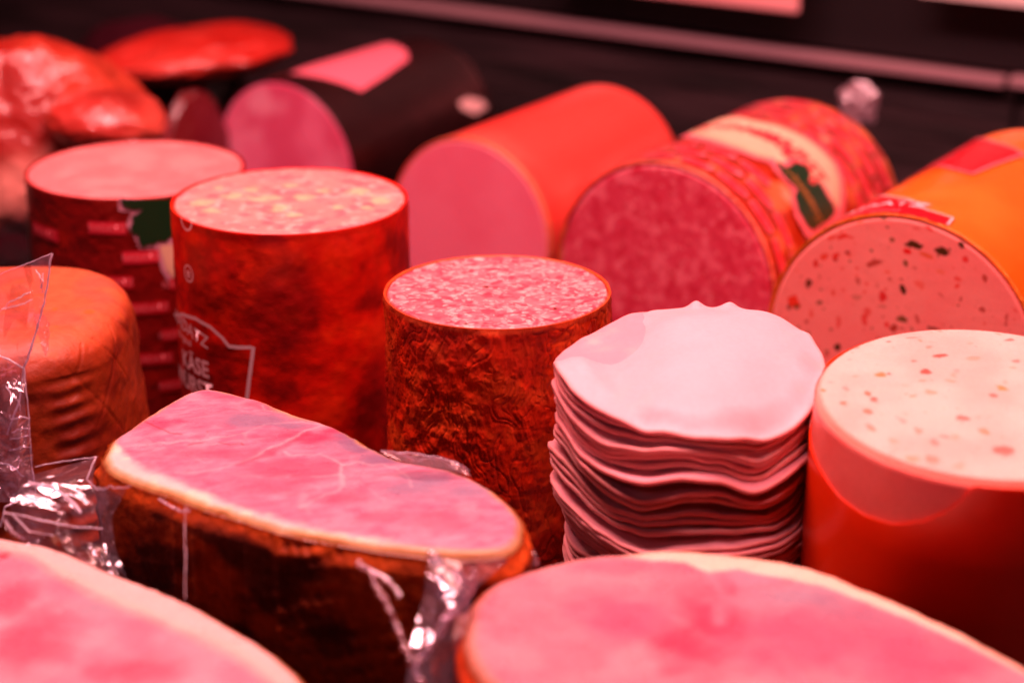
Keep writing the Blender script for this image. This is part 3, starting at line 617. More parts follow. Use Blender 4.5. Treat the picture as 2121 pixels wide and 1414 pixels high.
o = lump('wrapped_ham', at(222, 250, 1.09), (.034, .030, .017), (Vector((.99, .1, -.08)).normalized(), Vector((-.1, 1, 0)).normalized(), Vector((.08, 0, 1)).normalized()), M_shrink, None, 13, .10, 1.6, 110, 80, c_red((.42, .05, .035), (.60, .13, .09), 14))
tag(o, 'small rounded red wrapped ham end just above the printed upright sausage', 'wrapped meat')
sl_ax = (Vector((.96, .25, .08)).normalized(), Vector((-.25, .96, 0)).normalized(), Vector((-.08, .0, 1)).normalized())
o = lump('wrapped_slab', at(400, 112, 1.33), (.067, .050, .0155), sl_ax, M_shrink, None, 23, .16, 2.0, 160, 80, c_red((.44, .026, .016), (.55, .07, .05), 24))
tag(o, 'flat glossy red meat slab in shrink wrap, above the dark shade lump', 'wrapped meat')
o = lump('shade_lump', at(330, 225, 1.40), (.075, .04, .062), ax, mat('shade_maroon', (.035, .007, .014), rough=.3, bumps=((40, .5, 'n'),), coat=.2), None, 33, .12, 2.0, power=.8)  # dark lump added to stand for the black shade under the slab
tag(o, 'dark lump added as black shade under the glossy red slab', 'shade lump')
o = lump('small_sausage', at(398, 240, 1.24) - Vector((0, 0, .034)), (.011, .03, .050), ax, mat('dull_red_skin', (.12, .006, .012), rough=.4, bumps=((60, .3, 'n'),), coat=.3), None, 43, .12, 2.0)
tag(o, 'small dull red sausage in the shadow beside the black ham', 'sausage')

# ------------------------------------------------------------------ orange brown loaf at the left
def ham_like(): pass
lfr = upright(-.2185, .783); LR, LL = .0630, .1145
loaf = thing('smoked_loaf', 'orange brown smoked meat loaf with soft shoulders, behind the clear film bag', 'meat loaf', lfr.matrix())
nth, nz = 420, 260; th = np.linspace(0, 2 * np.pi, nth, endpoint=False)
prof = []
for k in range(nz):                                # profile: side up, round shoulder, top to the centre
    q = k / (nz - 1)
    if q < .62: prof.append((1.0 - .06 * (q / .62 - .5) ** 2 + .05 * (1 - q / .62) , q / .62 * (LL - .016)))
    elif q < .78: a = (q - .62) / .16 * math.pi / 2; prof.append((1 - .015 - .24 * (1 - math.cos(a)), LL - .016 + .016 * math.sin(a)))
    else: u = (q - .78) / .22; prof.append(((.745) * (1 - u) + .002, LL))
pr = np.array(prof); RR, TT = np.meshgrid(pr[:, 0], th, indexing='ij'); ZZ = np.repeat(pr[:, 1], nth); rr = RR.ravel() * LR; tt = TT.ravel()
sq = (np.abs(np.cos(tt)) ** 2.6 + np.abs(np.sin(tt)) ** 2.6) ** (-1 / 2.6); rr = rr * (sq * .95)
P = np.stack([rr * np.cos(tt), rr * np.sin(tt), ZZ], 1); D0 = np.stack([np.cos(tt), np.sin(tt), tt * 0], 1)
net = np.abs(np.sin(tt * 9 + ZZ * 60)) ; net2 = np.sin(ZZ * 850 + fbm(P * 40, 4, 3) * 4) * np.exp(-((tt - 5.45) / .14) ** 2); gz = 1 - ss(0, .12, np.abs(np.sin(tt * 8 + ZZ * 95))); gz2 = 1 - ss(0, .12, np.abs(np.sin(tt * 8 - ZZ * 95)))
P = P + D0 * ((fbm(P * 30, 3, 4) - .5) * .004 * ss(.0, .3, RR.ravel()) + net2 * .0006 * (ZZ < LL - .014) - np.maximum(gz, gz2) * .0008 * ss(.3, .7, fbm(P * 35, 14, 2)) * (ZZ < LL - .004) + (fbm(P * 110, 24, 3) - .5) * .0016)[:, None]
P[:, 2] += (fbm(P * 26, 9, 3) - .5) * .004 * (ZZ > LL - .015)
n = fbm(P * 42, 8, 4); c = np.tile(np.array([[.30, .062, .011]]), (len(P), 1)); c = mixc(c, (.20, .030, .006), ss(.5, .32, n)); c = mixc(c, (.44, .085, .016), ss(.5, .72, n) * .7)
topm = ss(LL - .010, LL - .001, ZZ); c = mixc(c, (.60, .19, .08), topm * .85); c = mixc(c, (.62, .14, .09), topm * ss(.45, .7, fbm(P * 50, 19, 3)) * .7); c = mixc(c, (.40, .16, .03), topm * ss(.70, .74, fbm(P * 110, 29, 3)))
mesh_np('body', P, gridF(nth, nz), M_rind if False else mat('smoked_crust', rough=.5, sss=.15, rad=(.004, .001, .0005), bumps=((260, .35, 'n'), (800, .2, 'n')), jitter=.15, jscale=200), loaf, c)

# ------------------------------------------------------------------ ham pieces
def ham(name, label, outline, z, H, paint, rind_cols, parent_group=None, nr=260, nth=760, drop=.0024, hatch=1.0, tilt=None, edge_w=.0022, centre=None):
    W = [on_plane(a, b, z) for a, b in outline]; pts = dens([(p.x, p.y) for p in W], 14, True); A = np.array(pts)
    c = A.mean(0) if centre is None else np.array(tuple(on_plane(*centre, z))[:2])
    d = A - c; an = np.arctan2(d[:, 1], d[:, 0]); rd = np.hypot(d[:, 0], d[:, 1]); o_ = np.argsort(an); an, rd = an[o_], rd[o_]
    an = np.concatenate([an - 2 * np.pi, an, an + 2 * np.pi]); rd = np.concatenate([rd] * 3)
    root = thing(name, label, 'ham', Matrix.Translation((c[0], c[1], 0)))
    th = np.linspace(-np.pi, np.pi, nth, endpoint=False)
    Rt = np.interp(th, an, rd); kk = 9; Rt = sum(np.roll(Rt, q) for q in range(-kk, kk + 1)) / (2 * kk + 1)
    Rt = Rt + (fbm(np.stack([np.cos(th) * 14, np.sin(th) * 14, th * 0], 1), 3, 3) - .5) * .0016
    # distance to rim in metres drives the rings so the rim band has an even width
    rho = np.concatenate([np.linspace(.0004, .90, int(nr * .75)), np.linspace(.903, 1, nr - int(nr * .75))]); RH, TH = np.meshgrid(rho, th, indexing='ij')
    RR = RH * Rt[None, :]; x = (RR * np.cos(TH)).ravel(); y = (RR * np.sin(TH)).ravel(); rim = ((1 - RH) * Rt[None, :]).ravel() 
    # true distance to the outline
    Q = np.stack([Rt * np.cos(th), Rt * np.sin(th)], 1)[::2]; Q2 = np.roll(Q, -1, 0)
    dist = np.full(len(x), .05); sel = np.where(RH.ravel() > .55)[0]; xs_, ys_ = x[sel], y[sel]; dm = np.full(len(sel), 9.)
    for a, b in zip(Q, Q2):
        e = b - a; t = np.clip(((xs_ - a[0]) * e[0] + (ys_ - a[1]) * e[1]) / (e @ e), 0, 1); dm = np.minimum(dm, (xs_ - a[0] - e[0] * t) ** 2 + (ys_ - a[1] - e[1] * t) ** 2)
    dist[sel] = np.sqrt(dm)
    zz = z + (fbm(P3(x, y, s=55), 4, 3) - .5) * .0016 + (fbm(P3(x, y, s=260), 5, 3) - .5) * .0004 - drop * (1 - ss(0, .004, dist)) ** 1.5
    Xw, Yw = x + c[0], y + c[1]
    col, dz = paint(Xw, Yw, dist, x, y); col[:, 0] *= .60 + .36 * ss(.34, .66, col[:, 1])
    mesh_np('cut_face', np.stack([x, y, zz + dz], 1), gridF(nth, nr), M_hamface, root, col)
    nv = 220; v = np.linspace(0, 1, nv); VV, TH = np.meshgrid(v, th, indexing='ij'); vv = VV.ravel(); tt = TH.ravel(); R0 = np.tile(Rt, nv); dep = vv * H
    P = np.stack([R0 * np.cos(tt), R0 * np.sin(tt), z - drop - dep], 1)
    offr = .0022 * ss(0, .006, dep) + (fbm(P * 45, 7, 4) - .5) * .0030 * ss(0, .006, dep) + .003 * np.sin(vv * 2.6) - .012 * vv ** 2
    s_arc = np.tile(np.cumsum(np.hypot(*(np.roll(np.stack([Rt * np.cos(th), Rt * np.sin(th)], 1), -1, 0) - np.stack([Rt * np.cos(th), Rt * np.sin(th)], 1)).T)), nv)
    hq = (s_arc * .35 + dep * 1.0) * 900 + fbm(P * 60, 17, 3) * 7; hq2 = (-s_arc * .9 + dep * .5) * 1300 + fbm(P * 60, 19, 3) * 6; hl = (np.sin(hq) * .7 + np.sin(hq2) * .35) * ss(.33, .58, fbm(P * 34, 27, 3)) * hatch
    offr = offr + hl * .0008
    P[:, 0] += offr * np.cos(tt); P[:, 1] += offr * np.sin(tt)
    ro, rm, rd_ = rind_cols; n = fbm(P * np.array([30, 30, 60]), 8, 4)
    c3 = np.tile(np.array([rm]), (len(P), 1)); c3 = mixc(c3, rd_, ss(.44, .60, n)); c3 = mixc(c3, ro, (1 - ss(.001, .009, dep + (n - .5) * .016)))
    c3 = mixc(c3, rd_, np.clip(-hl, 0, 1) * .6)
    mesh_np('rind', P, gridF(nth, nv)[:, ::-1], M_rind, root, c3)
    return root, c
def polyd(x, y, pl):
    d = np.full(len(x), 9.)
    for (a, b) in zip(pl[:-1], pl[1:]):
        a, b = np.array(a), np.array(b); e = b - a; t = np.clip(((x - a[0]) * e[0] + (y - a[1]) * e[1]) / (e @ e), 0, 1)
        d = np.minimum(d, np.hypot(x - a[0] - e[0] * t, y - a[1] - e[1] * t))
    return d
def pw(pl, z): return [(lambda p: (p.x, p.y))(on_plane(a, b, z)) for a, b in pl]
def patch(Xw, Yw, z, pts, col, c, op, soft=.006, seed=1):
    """irregular soft region given as list of (px,py,rx_px,ry_px)"""
    w = (fbm(P3(Xw, Yw, s=110), seed, 4) - .5); m = np.zeros(len(Xw))
    for (a, b, rx, ry) in pts:
        p = on_plane(a, b, z); d = np.sqrt(((Xw - p.x) / (rx / 5900)) ** 2 + ((Yw - p.y) / (ry / 5900 / .41)) ** 2) + w * 1.1
        m = np.maximum(m, 1 - ss(.25, 1.35, d))
    return mixc(c, col, m * op)

# --- middle ham
HZ = .100
out_mid = [(210, 935), (226, 908), (262, 884), (300, 856), (350, 826), (400, 804), (436, 798), (480, 806), (540, 824), (600, 848), (660, 866), (705, 884), (750, 908), (800, 935), (850, 952), (905, 962), (960, 978), (1010, 1000), (1050, 1028), (1078, 1062), (1086, 1098), (1074, 1128), (1040, 1148), (980, 1152), (900, 1146), (800, 1136), (700, 1120), (600, 1098), (500, 1068), (420, 1046), (350, 1020), (290, 1000), (240, 978), (212, 956)]
veins = [([(250, 924), (330, 918), (400, 914), (450, 906), (482, 902), (506, 897), (525, 887), (560, 876), (620, 872), (700, 884)], .0006, .6),
         ([(366, 976), (410, 976), (460, 968), (505, 958), (545, 936), (590, 915), (630, 893), (670, 882), (705, 880)], .0007, .65),
         ([(648, 986), (680, 984), (702, 984), (706, 962), (690, 950), (660, 940), (600, 944), (590, 936)], .0007, .65), ([(706, 984), (709, 1000), (704, 1010), (660, 1028), (620, 1050)], .0008, .65),
         ([(706, 962), (740, 956), (790, 962), (820, 972), (845, 966)], .0005, .55), ([(820, 972), (846, 988), (850, 1010)], .0005, .55),
         ([(546, 838), (548, 850), (580, 850), (610, 862), (650, 868)], .0005, .5), ([(505, 897), (510, 910), (480, 912), (440, 922)], .0008, .5),
         ([(740, 905), (760, 915), (800, 940)], .0009, .5), ([(500, 985), (560, 990), (600, 984)], .0008, .35), ([(760, 1010), (800, 1040), (870, 1050)], .0008, .3), ([(640, 1060), (625, 1040), (628, 1020)], .0014, .4)]
fat_in = [(214, 930), (236, 914), (256, 934), (280, 956), (310, 972), (350, 986), (390, 1002), (430, 1022), (480, 1044), (560, 1068), (640, 1088), (740, 1110), (830, 1122), (920, 1132)]
def paint_mid(X, Y, dist, x, y):
    n1 = fbm(P3(X, Y, s=70), 1, 5); n2 = fbm(P3(X, Y, s=200), 2, 4); wx = (fbm(P3(X, Y, s=240), 3, 3) - .5) * .0022; wy = (fbm(P3(X, Y, s=240), 4, 3) - .5) * .0030
    c = np.tile(np.array([[.88, .26, .36]]), (len(X), 1)); c = mixc(c, (.90, .36, .44), ss(.42, .7, n1) * .8); c = mixc(c, (.80, .17, .28), ss(.5, .75, n2) * .6); fib = fbm(P3(X * .35 + Y * .2, Y - X * .35, s=520), 77, 4); c = mixc(c, (.94, .42, .50), ss(.55, .72, fib) * .35); c = mixc(c, (.72, .12, .22), ss(.45, .30, fib) * .35)
    z = HZ
    c = patch(X, Y, z, [(335, 880, 42, 14), (370, 873, 26, 8)], (.86, .12, .22), c, .85, seed=2)
    c = patch(X, Y, z, [(520, 872, 120, 22), (600, 880, 60, 14)], (.38, .23, .33), c, .85, seed=3)
    c = patch(X, Y, z, [(740, 918, 100, 26), (720, 900, 70, 20), (790, 950, 60, 20)], (.32, .18, .28), c, .9, seed=4)
    c = patch(X, Y, z, [(870, 1005, 90, 32), (960, 1020, 60, 24)], (.42, .26, .36), c, .85, seed=5)
    c = patch(X, Y, z, [(640, 905, 80, 14), (690, 893, 50, 10)], (.66, .06, .15), c, .75, seed=6)
    c = patch(X, Y, z, [(470, 820, 60, 14), (540, 838, 50, 12)], (.82, .14, .22), c, .8, seed=7)
    c = patch(X, Y, z, [(620, 975, 130, 26), (450, 940, 120, 16), (700, 1030, 60, 14)], (.74, .13, .22), c, .75, seed=8)
    c = patch(X, Y, z, [(900, 1080, 90, 22), (560, 1010, 90, 18), (800, 1070, 60, 14)], (.80, .17, .26), c, .65, seed=9)
    dz = np.zeros(len(X))
    for pl, w_, op in veins:
        d = polyd(X + wx, Y + wy, pw(pl, z)); k = (1 - ss(w_ * .1, w_ * 1.7, d)) * op * (.35 + .9 * n1); c = mixc(c, (.95, .56, .58), k * .8); dz -= k * .00010
    d = polyd(X + wx, Y + wy, pw([(500, 962), (560, 938), (600, 918), (640, 898)], z)); c = mixc(c, (.72, .08, .16), (1 - ss(.0004, .0030, d)) * .5)
    for cr in ([(455, 917), (475, 921), (500, 918), (505, 922)], [(300, 872), (330, 886), (352, 896), (376, 900)], [(390, 922), (420, 918)]):
        d = polyd(X + wx * .3, Y + wy * .3, pw(cr, z)); c = mixc(c, (.50, .04, .06), (1 - ss(.0001, .0005, d)) * .8)
    f1, f2, idn = worley(P3(X, Y, s=130), 5); c = mixc(c, (.30, .03, .03), (f1 < .045) * (idn > .70) * 1.0)
    # pale fat along the near rim
    fi = pw(fat_in, z); A = np.array(fi); 
    xi = X + wx; yi = Y + wy * .6; o_ = np.argsort(A[:, 0]); yb = np.interp(xi, A[o_, 0], A[o_, 1]); m = ss(-.0030, .0045, yb - yi + (n2 - .5) * .004) * (xi < A[:, 0].max() + .004) * (1 - ss(-.03, .0, xi - A[:, 0].max()))
    fl_ = 1 - .55 * ss(-.06, .02, X); c = mixc(c, (.95, .68, .62), m * .92 * fl_); c = mixc(c, (.96, .80, .62), m * ss(.55, .7, n2) * .6 * fl_)
    wob = (fbm(P3(X, Y, s=90), 44, 3) - .5) * .003; c = mixc(c, (.90, .44, .16), (1 - ss(.0012, .0048, dist + wob)) * .85); c = mixc(c, (.40, .09, .02), (1 - ss(.0003, .0022, dist + wob * .5)))
    tan = patch(X, Y, z, [(640, 862, 50, 14), (600, 845, 40, 10)], (.75, .40, .22), c, .8, seed=19); return tan, dz
hm, hc = ham('ham_piece', 'sharp smoked ham piece with dark brown rind and veined pink cut face', out_mid, HZ, .0985, paint_mid, ((.55, .13, .02), (.42, .105, .019), (.085, .022, .009)), centre=(640, 985))

# --- front right ham
FZ = .092
out_r = [(958, 1296), (972, 1250), (1000, 1215), (1050, 1186), (1110, 1168), (1180, 1152), (1260, 1142), (1350, 1134), (1440, 1136), (1530, 1144), (1620, 1158), (1700, 1176), (1760, 1198), (1830, 1226), (1900, 1258), (1980, 1296), (2060, 1336), (2130, 1376), (2230, 1450), (2240, 1560), (2100, 1660), (1800, 1690), (1500, 1660), (1250, 1580), (1100, 1490), (1010, 1420), (966, 1356)]
def paint_r(X, Y, dist, x, y):
    z = FZ; n1 = fbm(P3(X, Y, s=55), 1, 5); n2 = fbm(P3(X, Y, s=200), 2, 4); wx = (fbm(P3(X, Y, s=90), 3, 3) - .5) * .006; wy = (fbm(P3(X, Y, s=90), 4, 3) - .5) * .006
    c = np.tile(np.array([[.90, .26, .32]]), (len(X), 1)); c = mixc(c, (.92, .36, .40), ss(.42, .7, n1) * .7)
    c = patch(X, Y, z, [(1480, 1290, 75, 60), (1430, 1340, 70, 50), (1500, 1250, 35, 50)], (.72, .08, .16), c, .95, seed=3)
    c = patch(X, Y, z, [(1300, 1280, 120, 40), (1700, 1330, 170, 60), (1900, 1370, 150, 60)], (.78, .14, .24), c, .8, seed=4)
    c = patch(X, Y, z, [(1640, 1230, 110, 26), (1560, 1200, 70, 16)], (.48, .30, .38), c, .8, seed=5); c = patch(X, Y, z, [(1780, 1270, 120, 34)], (.48, .22, .30), c, .8, seed=6)
    c = patch(X, Y, z, [(1260, 1172, 90, 14), (1420, 1176, 60, 12)], (.86, .18, .26), c, .6, seed=7)
    top = pw([(1220, 1146), (1340, 1160), (1420, 1172), (1470, 1190), (1530, 1180), (1600, 1196), (1700, 1216), (1800, 1250), (1900, 1290), (2000, 1335), (2130, 1400)], z); A = np.array(top)
    yb = np.interp(X, A[:, 0], A[:, 1]); m = ss(-.001, .003, Y + wy * .6 - yb) * ss(A[0, 0], A[0, 0] + .02, X)
    c = mixc(c, (.93, .72, .56), m * .92)
    d = polyd(X + wx, Y + wy, pw([(1480, 1192), (1498, 1240), (1495, 1290)], z)); c = mixc(c, (.92, .42, .48), (1 - ss(.0, .005, d)) * .4)
    c = mixc(c, (.94, .34, .20), (1 - ss(.001, .006, dist)) * .75); c = mixc(c, (.45, .08, .02), (1 - ss(.0002, .0018, dist))); return c, np.zeros(len(X))
ham('ham_piece', 'large blurred ham piece at the bottom right with pale fat along its far rim', out_r, FZ, .0905, paint_r, ((.62, .10, .02), (.40, .040, .012), (.10, .010, .008)), hatch=.2, nr=200, nth=600, centre=(1600, 1400))

# --- front left ham
GZ = .088
out_l = [(-260, 1160), (-150, 1118), (-60, 1100), (10, 1106), (70, 1118), (130, 1136), (190, 1160), (250, 1186), (310, 1208), (370, 1232), (430, 1262), (490, 1296), (550, 1334), (600, 1372), (640, 1412), (670, 1460), (660, 1530), (560, 1600), (380, 1640), (150, 1640), (-80, 1600), (-240, 1520), (-320, 1380), (-320, 1250)]
def paint_l(X, Y, dist, x, y):
    z = GZ; n1 = fbm(P3(X, Y, s=55), 11, 5); wx = (fbm(P3(X, Y, s=90), 13, 3) - .5) * .006; wy = (fbm(P3(X, Y, s=90), 14, 3) - .5) * .006
    c = np.tile(np.array([[.88, .26, .34]]), (len(X), 1)); c = mixc(c, (.92, .42, .47), ss(.42, .7, n1) * .8)
    c = patch(X, Y, z, [(60, 1330, 80, 70), (30, 1240, 50, 40), (280, 1390, 90, 30)], (.74, .12, .20), c, .8, seed=3)
    c = patch(X, Y, z, [(420, 1320, 90, 40), (230, 1260, 110, 24)], (.56, .36, .42), c, .8, seed=5)
    top = pw([(-260, 1180), (0, 1138), (60, 1154), (120, 1190), (200, 1236), (300, 1275), (400, 1318), (480, 1355), (560, 1410), (620, 1470)], z); A = np.array(top)
    yb = np.interp(X, A[:, 0], A[:, 1]); m = ss(-.001, .004, Y + wy * .5 - yb); c = mixc(c, (.93, .62, .55), m * .85)
    c = mixc(c, (.95, .58, .44), (1 - ss(.002, .006, np.abs(Y - yb - .0012) + (fbm(P3(X, Y, s=120), 5, 3) - .5) * .002)) * .3)
    c = patch(X, Y, z, [(8, 1150, 14, 8)], (.80, .06, .10), c, .9, seed=9)
    c = mixc(c, (.90, .34, .14), (1 - ss(.0010, .0036, dist)) * .8); c = mixc(c, (.40, .10, .02), (1 - ss(.0002, .0016, dist))); return c, np.zeros(len(X))
ham('ham_piece', 'blurred ham piece at the bottom left with wide pale fat band and thin brown rim', out_l, GZ, .0865, paint_l, ((.55, .11, .02), (.20, .04, .01), (.04, .012, .008)), hatch=.3, nr=200, nth=600, centre=(150, 1350))

# ------------------------------------------------------------------ stack of sliced ham
SX, SY, STOP = .0655, .682, .1290
srng = random.Random(21); clumps = [3, 4, 2, 4, 3, 4, 2, 3, 3, 3, 2, 3, 2, 3]; pitch = []; cid = []; lastc = []
for ci, cn in enumerate(clumps):
    for q in range(cn): pitch.append(.00150 + srng.uniform(-.0002, .0004) + (.0004 if ci > 8 else 0)); cid.append(ci); lastc.append(q == cn - 1)
    pitch[-cn] += srng.uniform(.0006, .0026)
pitch[-1] = .0017; pitch[-2] = .0017; pitch[-3] = .0024
NS = len(pitch); pitch = np.array(pitch); zk = np.cumsum(pitch); sc_k = (STOP - .0010) / zk[-1]; zk = zk * sc_k; pitch = pitch * sc_k
coff = [(srng.uniform(-.0008, .0014), srng.uniform(-.0018, .0018), srng.uniform(0, 40)) for _ in clumps]; coff[-1] = coff[-2] = (.0002, .0004, 11.0); coff[-3] = (-.0008, .0006, 11.4)
below = STOP - zk
yoff_k = np.interp(below, [0, .004, .010, .014, .020, .0235, .031, .036, .044, .052, .060, .13], [-.001, .0035, -.0005, .002, .0025, -.0035, -.0030, .0035, .0015, -.002, .001, .001])
shift_k = np.interp(below, [0, .008, .014, .019, .0225, .029, .036, .043, .050, .058, .070, .13], [-4, -8, -6, 6, 4, -10, -18, -14, -6, 14, 24, 10]) / 5657
PXM = 5657.0; xc = 1430.5
def wave(pts): a = np.array(pts, float); return lambda x: np.interp(x, (a[:, 0] - xc) / PXM, a[:, 1] / 5300)
def smooth_wave(pts): d = dens([(float(a), float(b)) for a, b in pts], 10); return wave(d)
W_top = smooth_wave([(1130, -52), (1160, -30), (1200, -14), (1260, 2), (1340, 10), (1420, 14), (1500, 24), (1560, 32), (1620, 28), (1670, 10), (1730, -20)])
W_up = smooth_wave([(1130, -40), (1165, -14), (1200, 14), (1240, 30), (1290, 22), (1350, 6), (1410, 0), (1470, 10), (1530, 34), (1580, 28), (1630, 8), (1680, 2), (1730, 8)])
W_mid = smooth_wave([(1130, -44), (1165, -30), (1200, 0), (1250, 30), (1300, 34), (1350, 22), (1400, 4), (1450, 6), (1500, 22), (1550, 34), (1600, 24), (1650, 6), (1700, -6), (1740, -10)])
W_low = smooth_wave([(1130, -30), (1165, -24), (1210, 4), (1270, 26), (1330, 32), (1390, 18), (1450, 10), (1510, 12), (1570, 14), (1630, 8), (1680, -8), (1740, -20)])
W_bot = smooth_wave([(1130, 60), (1165, 40), (1210, 22), (1270, 10), (1330, 6), (1390, 4), (1450, 2), (1510, 0), (1570, 6), (1630, 14), (1680, -10), (1740, -30)])
def wmix(x, b):
    ks = [0.0, .014, .034, .052, .078]; fs = [W_top, W_up, W_mid, W_low, W_bot]
    if b >= ks[-1]: return fs[-1](x)
    i = max(q for q in range(len(ks)) if ks[q] <= b); f = (b - ks[i]) / (ks[i + 1] - ks[i]); f = f * f * (3 - 2 * f); return fs[i](x) * (1 - f) + fs[i + 1](x) * f
nr, nth = 34, 360; rho = np.concatenate([np.linspace(.0006, .75, 14), np.linspace(.78, 1, nr - 14)]); th = np.linspace(0, 2 * np.pi, nth, endpoint=False)
RH, TH = np.meshgrid(rho, th, indexing='ij'); rh = RH.ravel(); tt = TH.ravel()
for k in range(NS):
    kz = k / (NS - 1); last = (k == NS - 1); b = below[k]
    ct, st = np.cos(tt), np.sin(tt)
    Rk = .0486 * (1 + .040 * (fbm(np.stack([ct * 1.6, st * 1.6, tt * 0 + cid[k] * .8], 1), 21, 3) - .5) * 2 + .010 * (fbm(np.stack([ct * 5, st * 5, tt * 0 + k * 1.7], 1), 22, 3) - .5) * 2 + .005 * (fbm(np.stack([ct * 34, st * 34, tt * 0 + k * 2.3], 1), 23, 2) - .5))
    if b < .012: Rk = Rk * (1 - .10 * np.exp(-((tt - 2.45) / .42) ** 2) * (1 if last else .7))
    if last: Rk = Rk * (1.015 + .03 * np.exp(-((np.abs(tt - 5.1)) / .5) ** 2)) + .0008 * np.cos(tt - 1.3)
    xs = rh * Rk * ct; ys = rh * Rk * st
    thick = min(pitch[k], .0024) * (.70 + srng.random() * .22)
    sx = xs + shift_k[k]; front = ss(.020, -.030, ys)
    zz = zk[k] - wmix(sx, b) * ss(.30, 1.0, rh) * front
    zz = zz + (fbm(np.stack([xs * 36, ys * 36, xs * 0 + k * .10], 1), 3, 3) - .5) * .0075 * ss(.45, 1, rh) + (fbm(np.stack([xs * 60, ys * 60, xs * 0 + coff[cid[k]][2]], 1), 6, 2) - .5) * .0022 * ss(.6, 1, rh)
    zz = zz - .0045 * ss(.76, 1.0, rh) ** 1.3 * front * (1 - ss(.008, .016, b))
    zz = zz + .0080 * np.exp(-(((xs - .012) / .034) ** 2 + ((ys - .018) / .034) ** 2)) * ss(.45, 1.0, kz) - .0035 * ss(-.018, -.05, xs) * ss(.5, 1, kz) * (1 - front)
    if last:
        zz = zz - .0055 * ss(.000, -.034, xs) * ss(-.016, .016, ys)
        fold = np.exp(-((xs + .030 + ys * .2) / .006) ** 2) * ss(.02, -.03, ys); lobe = np.exp(-(((xs + .042) / .009) ** 2 + ((ys - .002) / .024) ** 2))
        zz = zz - .0016 * fold + .0030 * lobe + .0018 * (fbm(P3(xs, ys, s=34), 33, 3) - .5) 
        for an, am, wd in ((1.43, .0030, .06), (1.16, .0024, .06), (1.29, -.0006, .05)): zz = zz + am * np.exp(-((tt - an) / wd) ** 2) * ss(.80, 1.0, rh)
    zz = np.maximum(zz, .0006 + k * .0003)
    V = [np.stack([xs, ys, zz], 1)]
    xe, ye, ze = xs[-nth:], ys[-nth:], zz[-nth:]
    for a in (30, 90, 150): V.append(np.stack([xe * (1 + .010 * math.sin(R_(a))), ye * (1 + .010 * math.sin(R_(a))), ze - thick / 2 + thick / 2 * math.cos(R_(a))], 1))
    for q in (-1, -3, -6, -10): s0 = len(xs) + q * nth; V.append(np.stack([xs[s0:s0 + nth], ys[s0:s0 + nth], zz[s0:s0 + nth] - thick], 1))
    V = np.concatenate(V); V[:, 0] += shift_k[k] + coff[cid[k]][0] + srng.uniform(-.0004, .0004); V[:, 1] += yoff_k[k] + coff[cid[k]][1] + srng.uniform(-.0005, .0005)
    nvr = nr + 3 + 4
    rr_ = np.concatenate([rh, np.ones(nth * 3), np.repeat([1, .97, .9, .8], nth)])
    n1 = fbm(np.stack([V[:, 0] * 60, V[:, 1] * 60, V[:, 2] * 0 + k * 3.1], 1), 5, 4)
    tone = .15 if last else srng.random() * 1.5
    if last: n1 = n1 * .5 + .22
    col = np.tile(np.array([[.90 - .10 * tone, .56 - .15 * tone, .59 - .13 * tone]]), (len(V), 1)); col = mixc(col, (.88, .44, .47), ss(.42, .7, n1) * .5); col = mixc(col, (.93, .66, .56), ss(.55, .75, n1) * .4)
    col = mixc(col, (.86, .36, .32), ss(.975, 1, rr_) * .6)
    nm = mesh_np('ham_slice', V, gridF(nth, nvr), M_slice, None, col)
    nm.location = (SX, SY, 0)
    if last: pass
    if last: tag(nm, 'topmost pale ham slice, its whole broad face showing on the stack', 'ham slice', 'thin ham slices in the stack')
    elif k == 0: tag(nm, 'lowest thin ham slice at the bottom of the stack', 'ham slice', 'thin ham slices in the stack')
    else: tag(nm, 'thin pink wavy ham slice inside the stack below the topmost one', 'ham slice', 'thin ham slices in the stack')

# ------------------------------------------------------------------ clear film
def bead(name, pts, r, mat_, parent=None, seed=0, wob=.0004, nc=8, label=None):
    P = np.array([tuple(at(*p)) for p in pts]); k = 14; q = np.linspace(0, len(P) - 1, (len(P) - 1) * k + 1); i = np.minimum(q.astype(int), len(P) - 2); f = (q - i)[:, None]
    C = P[i] * (1 - f) + P[i + 1] * f; n = len(C); C = C + (np.stack([fbm(C * 300, seed, 3), fbm(C * 300, seed + 1, 3), fbm(C * 300, seed + 2, 3)], 1) - .5) * wob * 2
    d = np.gradient(C, axis=0); d /= np.linalg.norm(d, axis=1)[:, None]; a = np.cross(d, np.array(FW)); a /= np.linalg.norm(a, axis=1)[:, None]; b = np.cross(d, a)
    rr = r * .62 * (.3 + 1.2 * fbm(C * 400, seed + 5, 3)); V = []
    for j in range(nc): t = 2 * math.pi * j / nc; V.append(C + (a * math.cos(t) + b * math.sin(t)) * rr[:, None])
    V = np.stack(V, 1).reshape(-1, 3); return mesh_np(name, V, gridF(nc, n), mat_, parent, label=label)

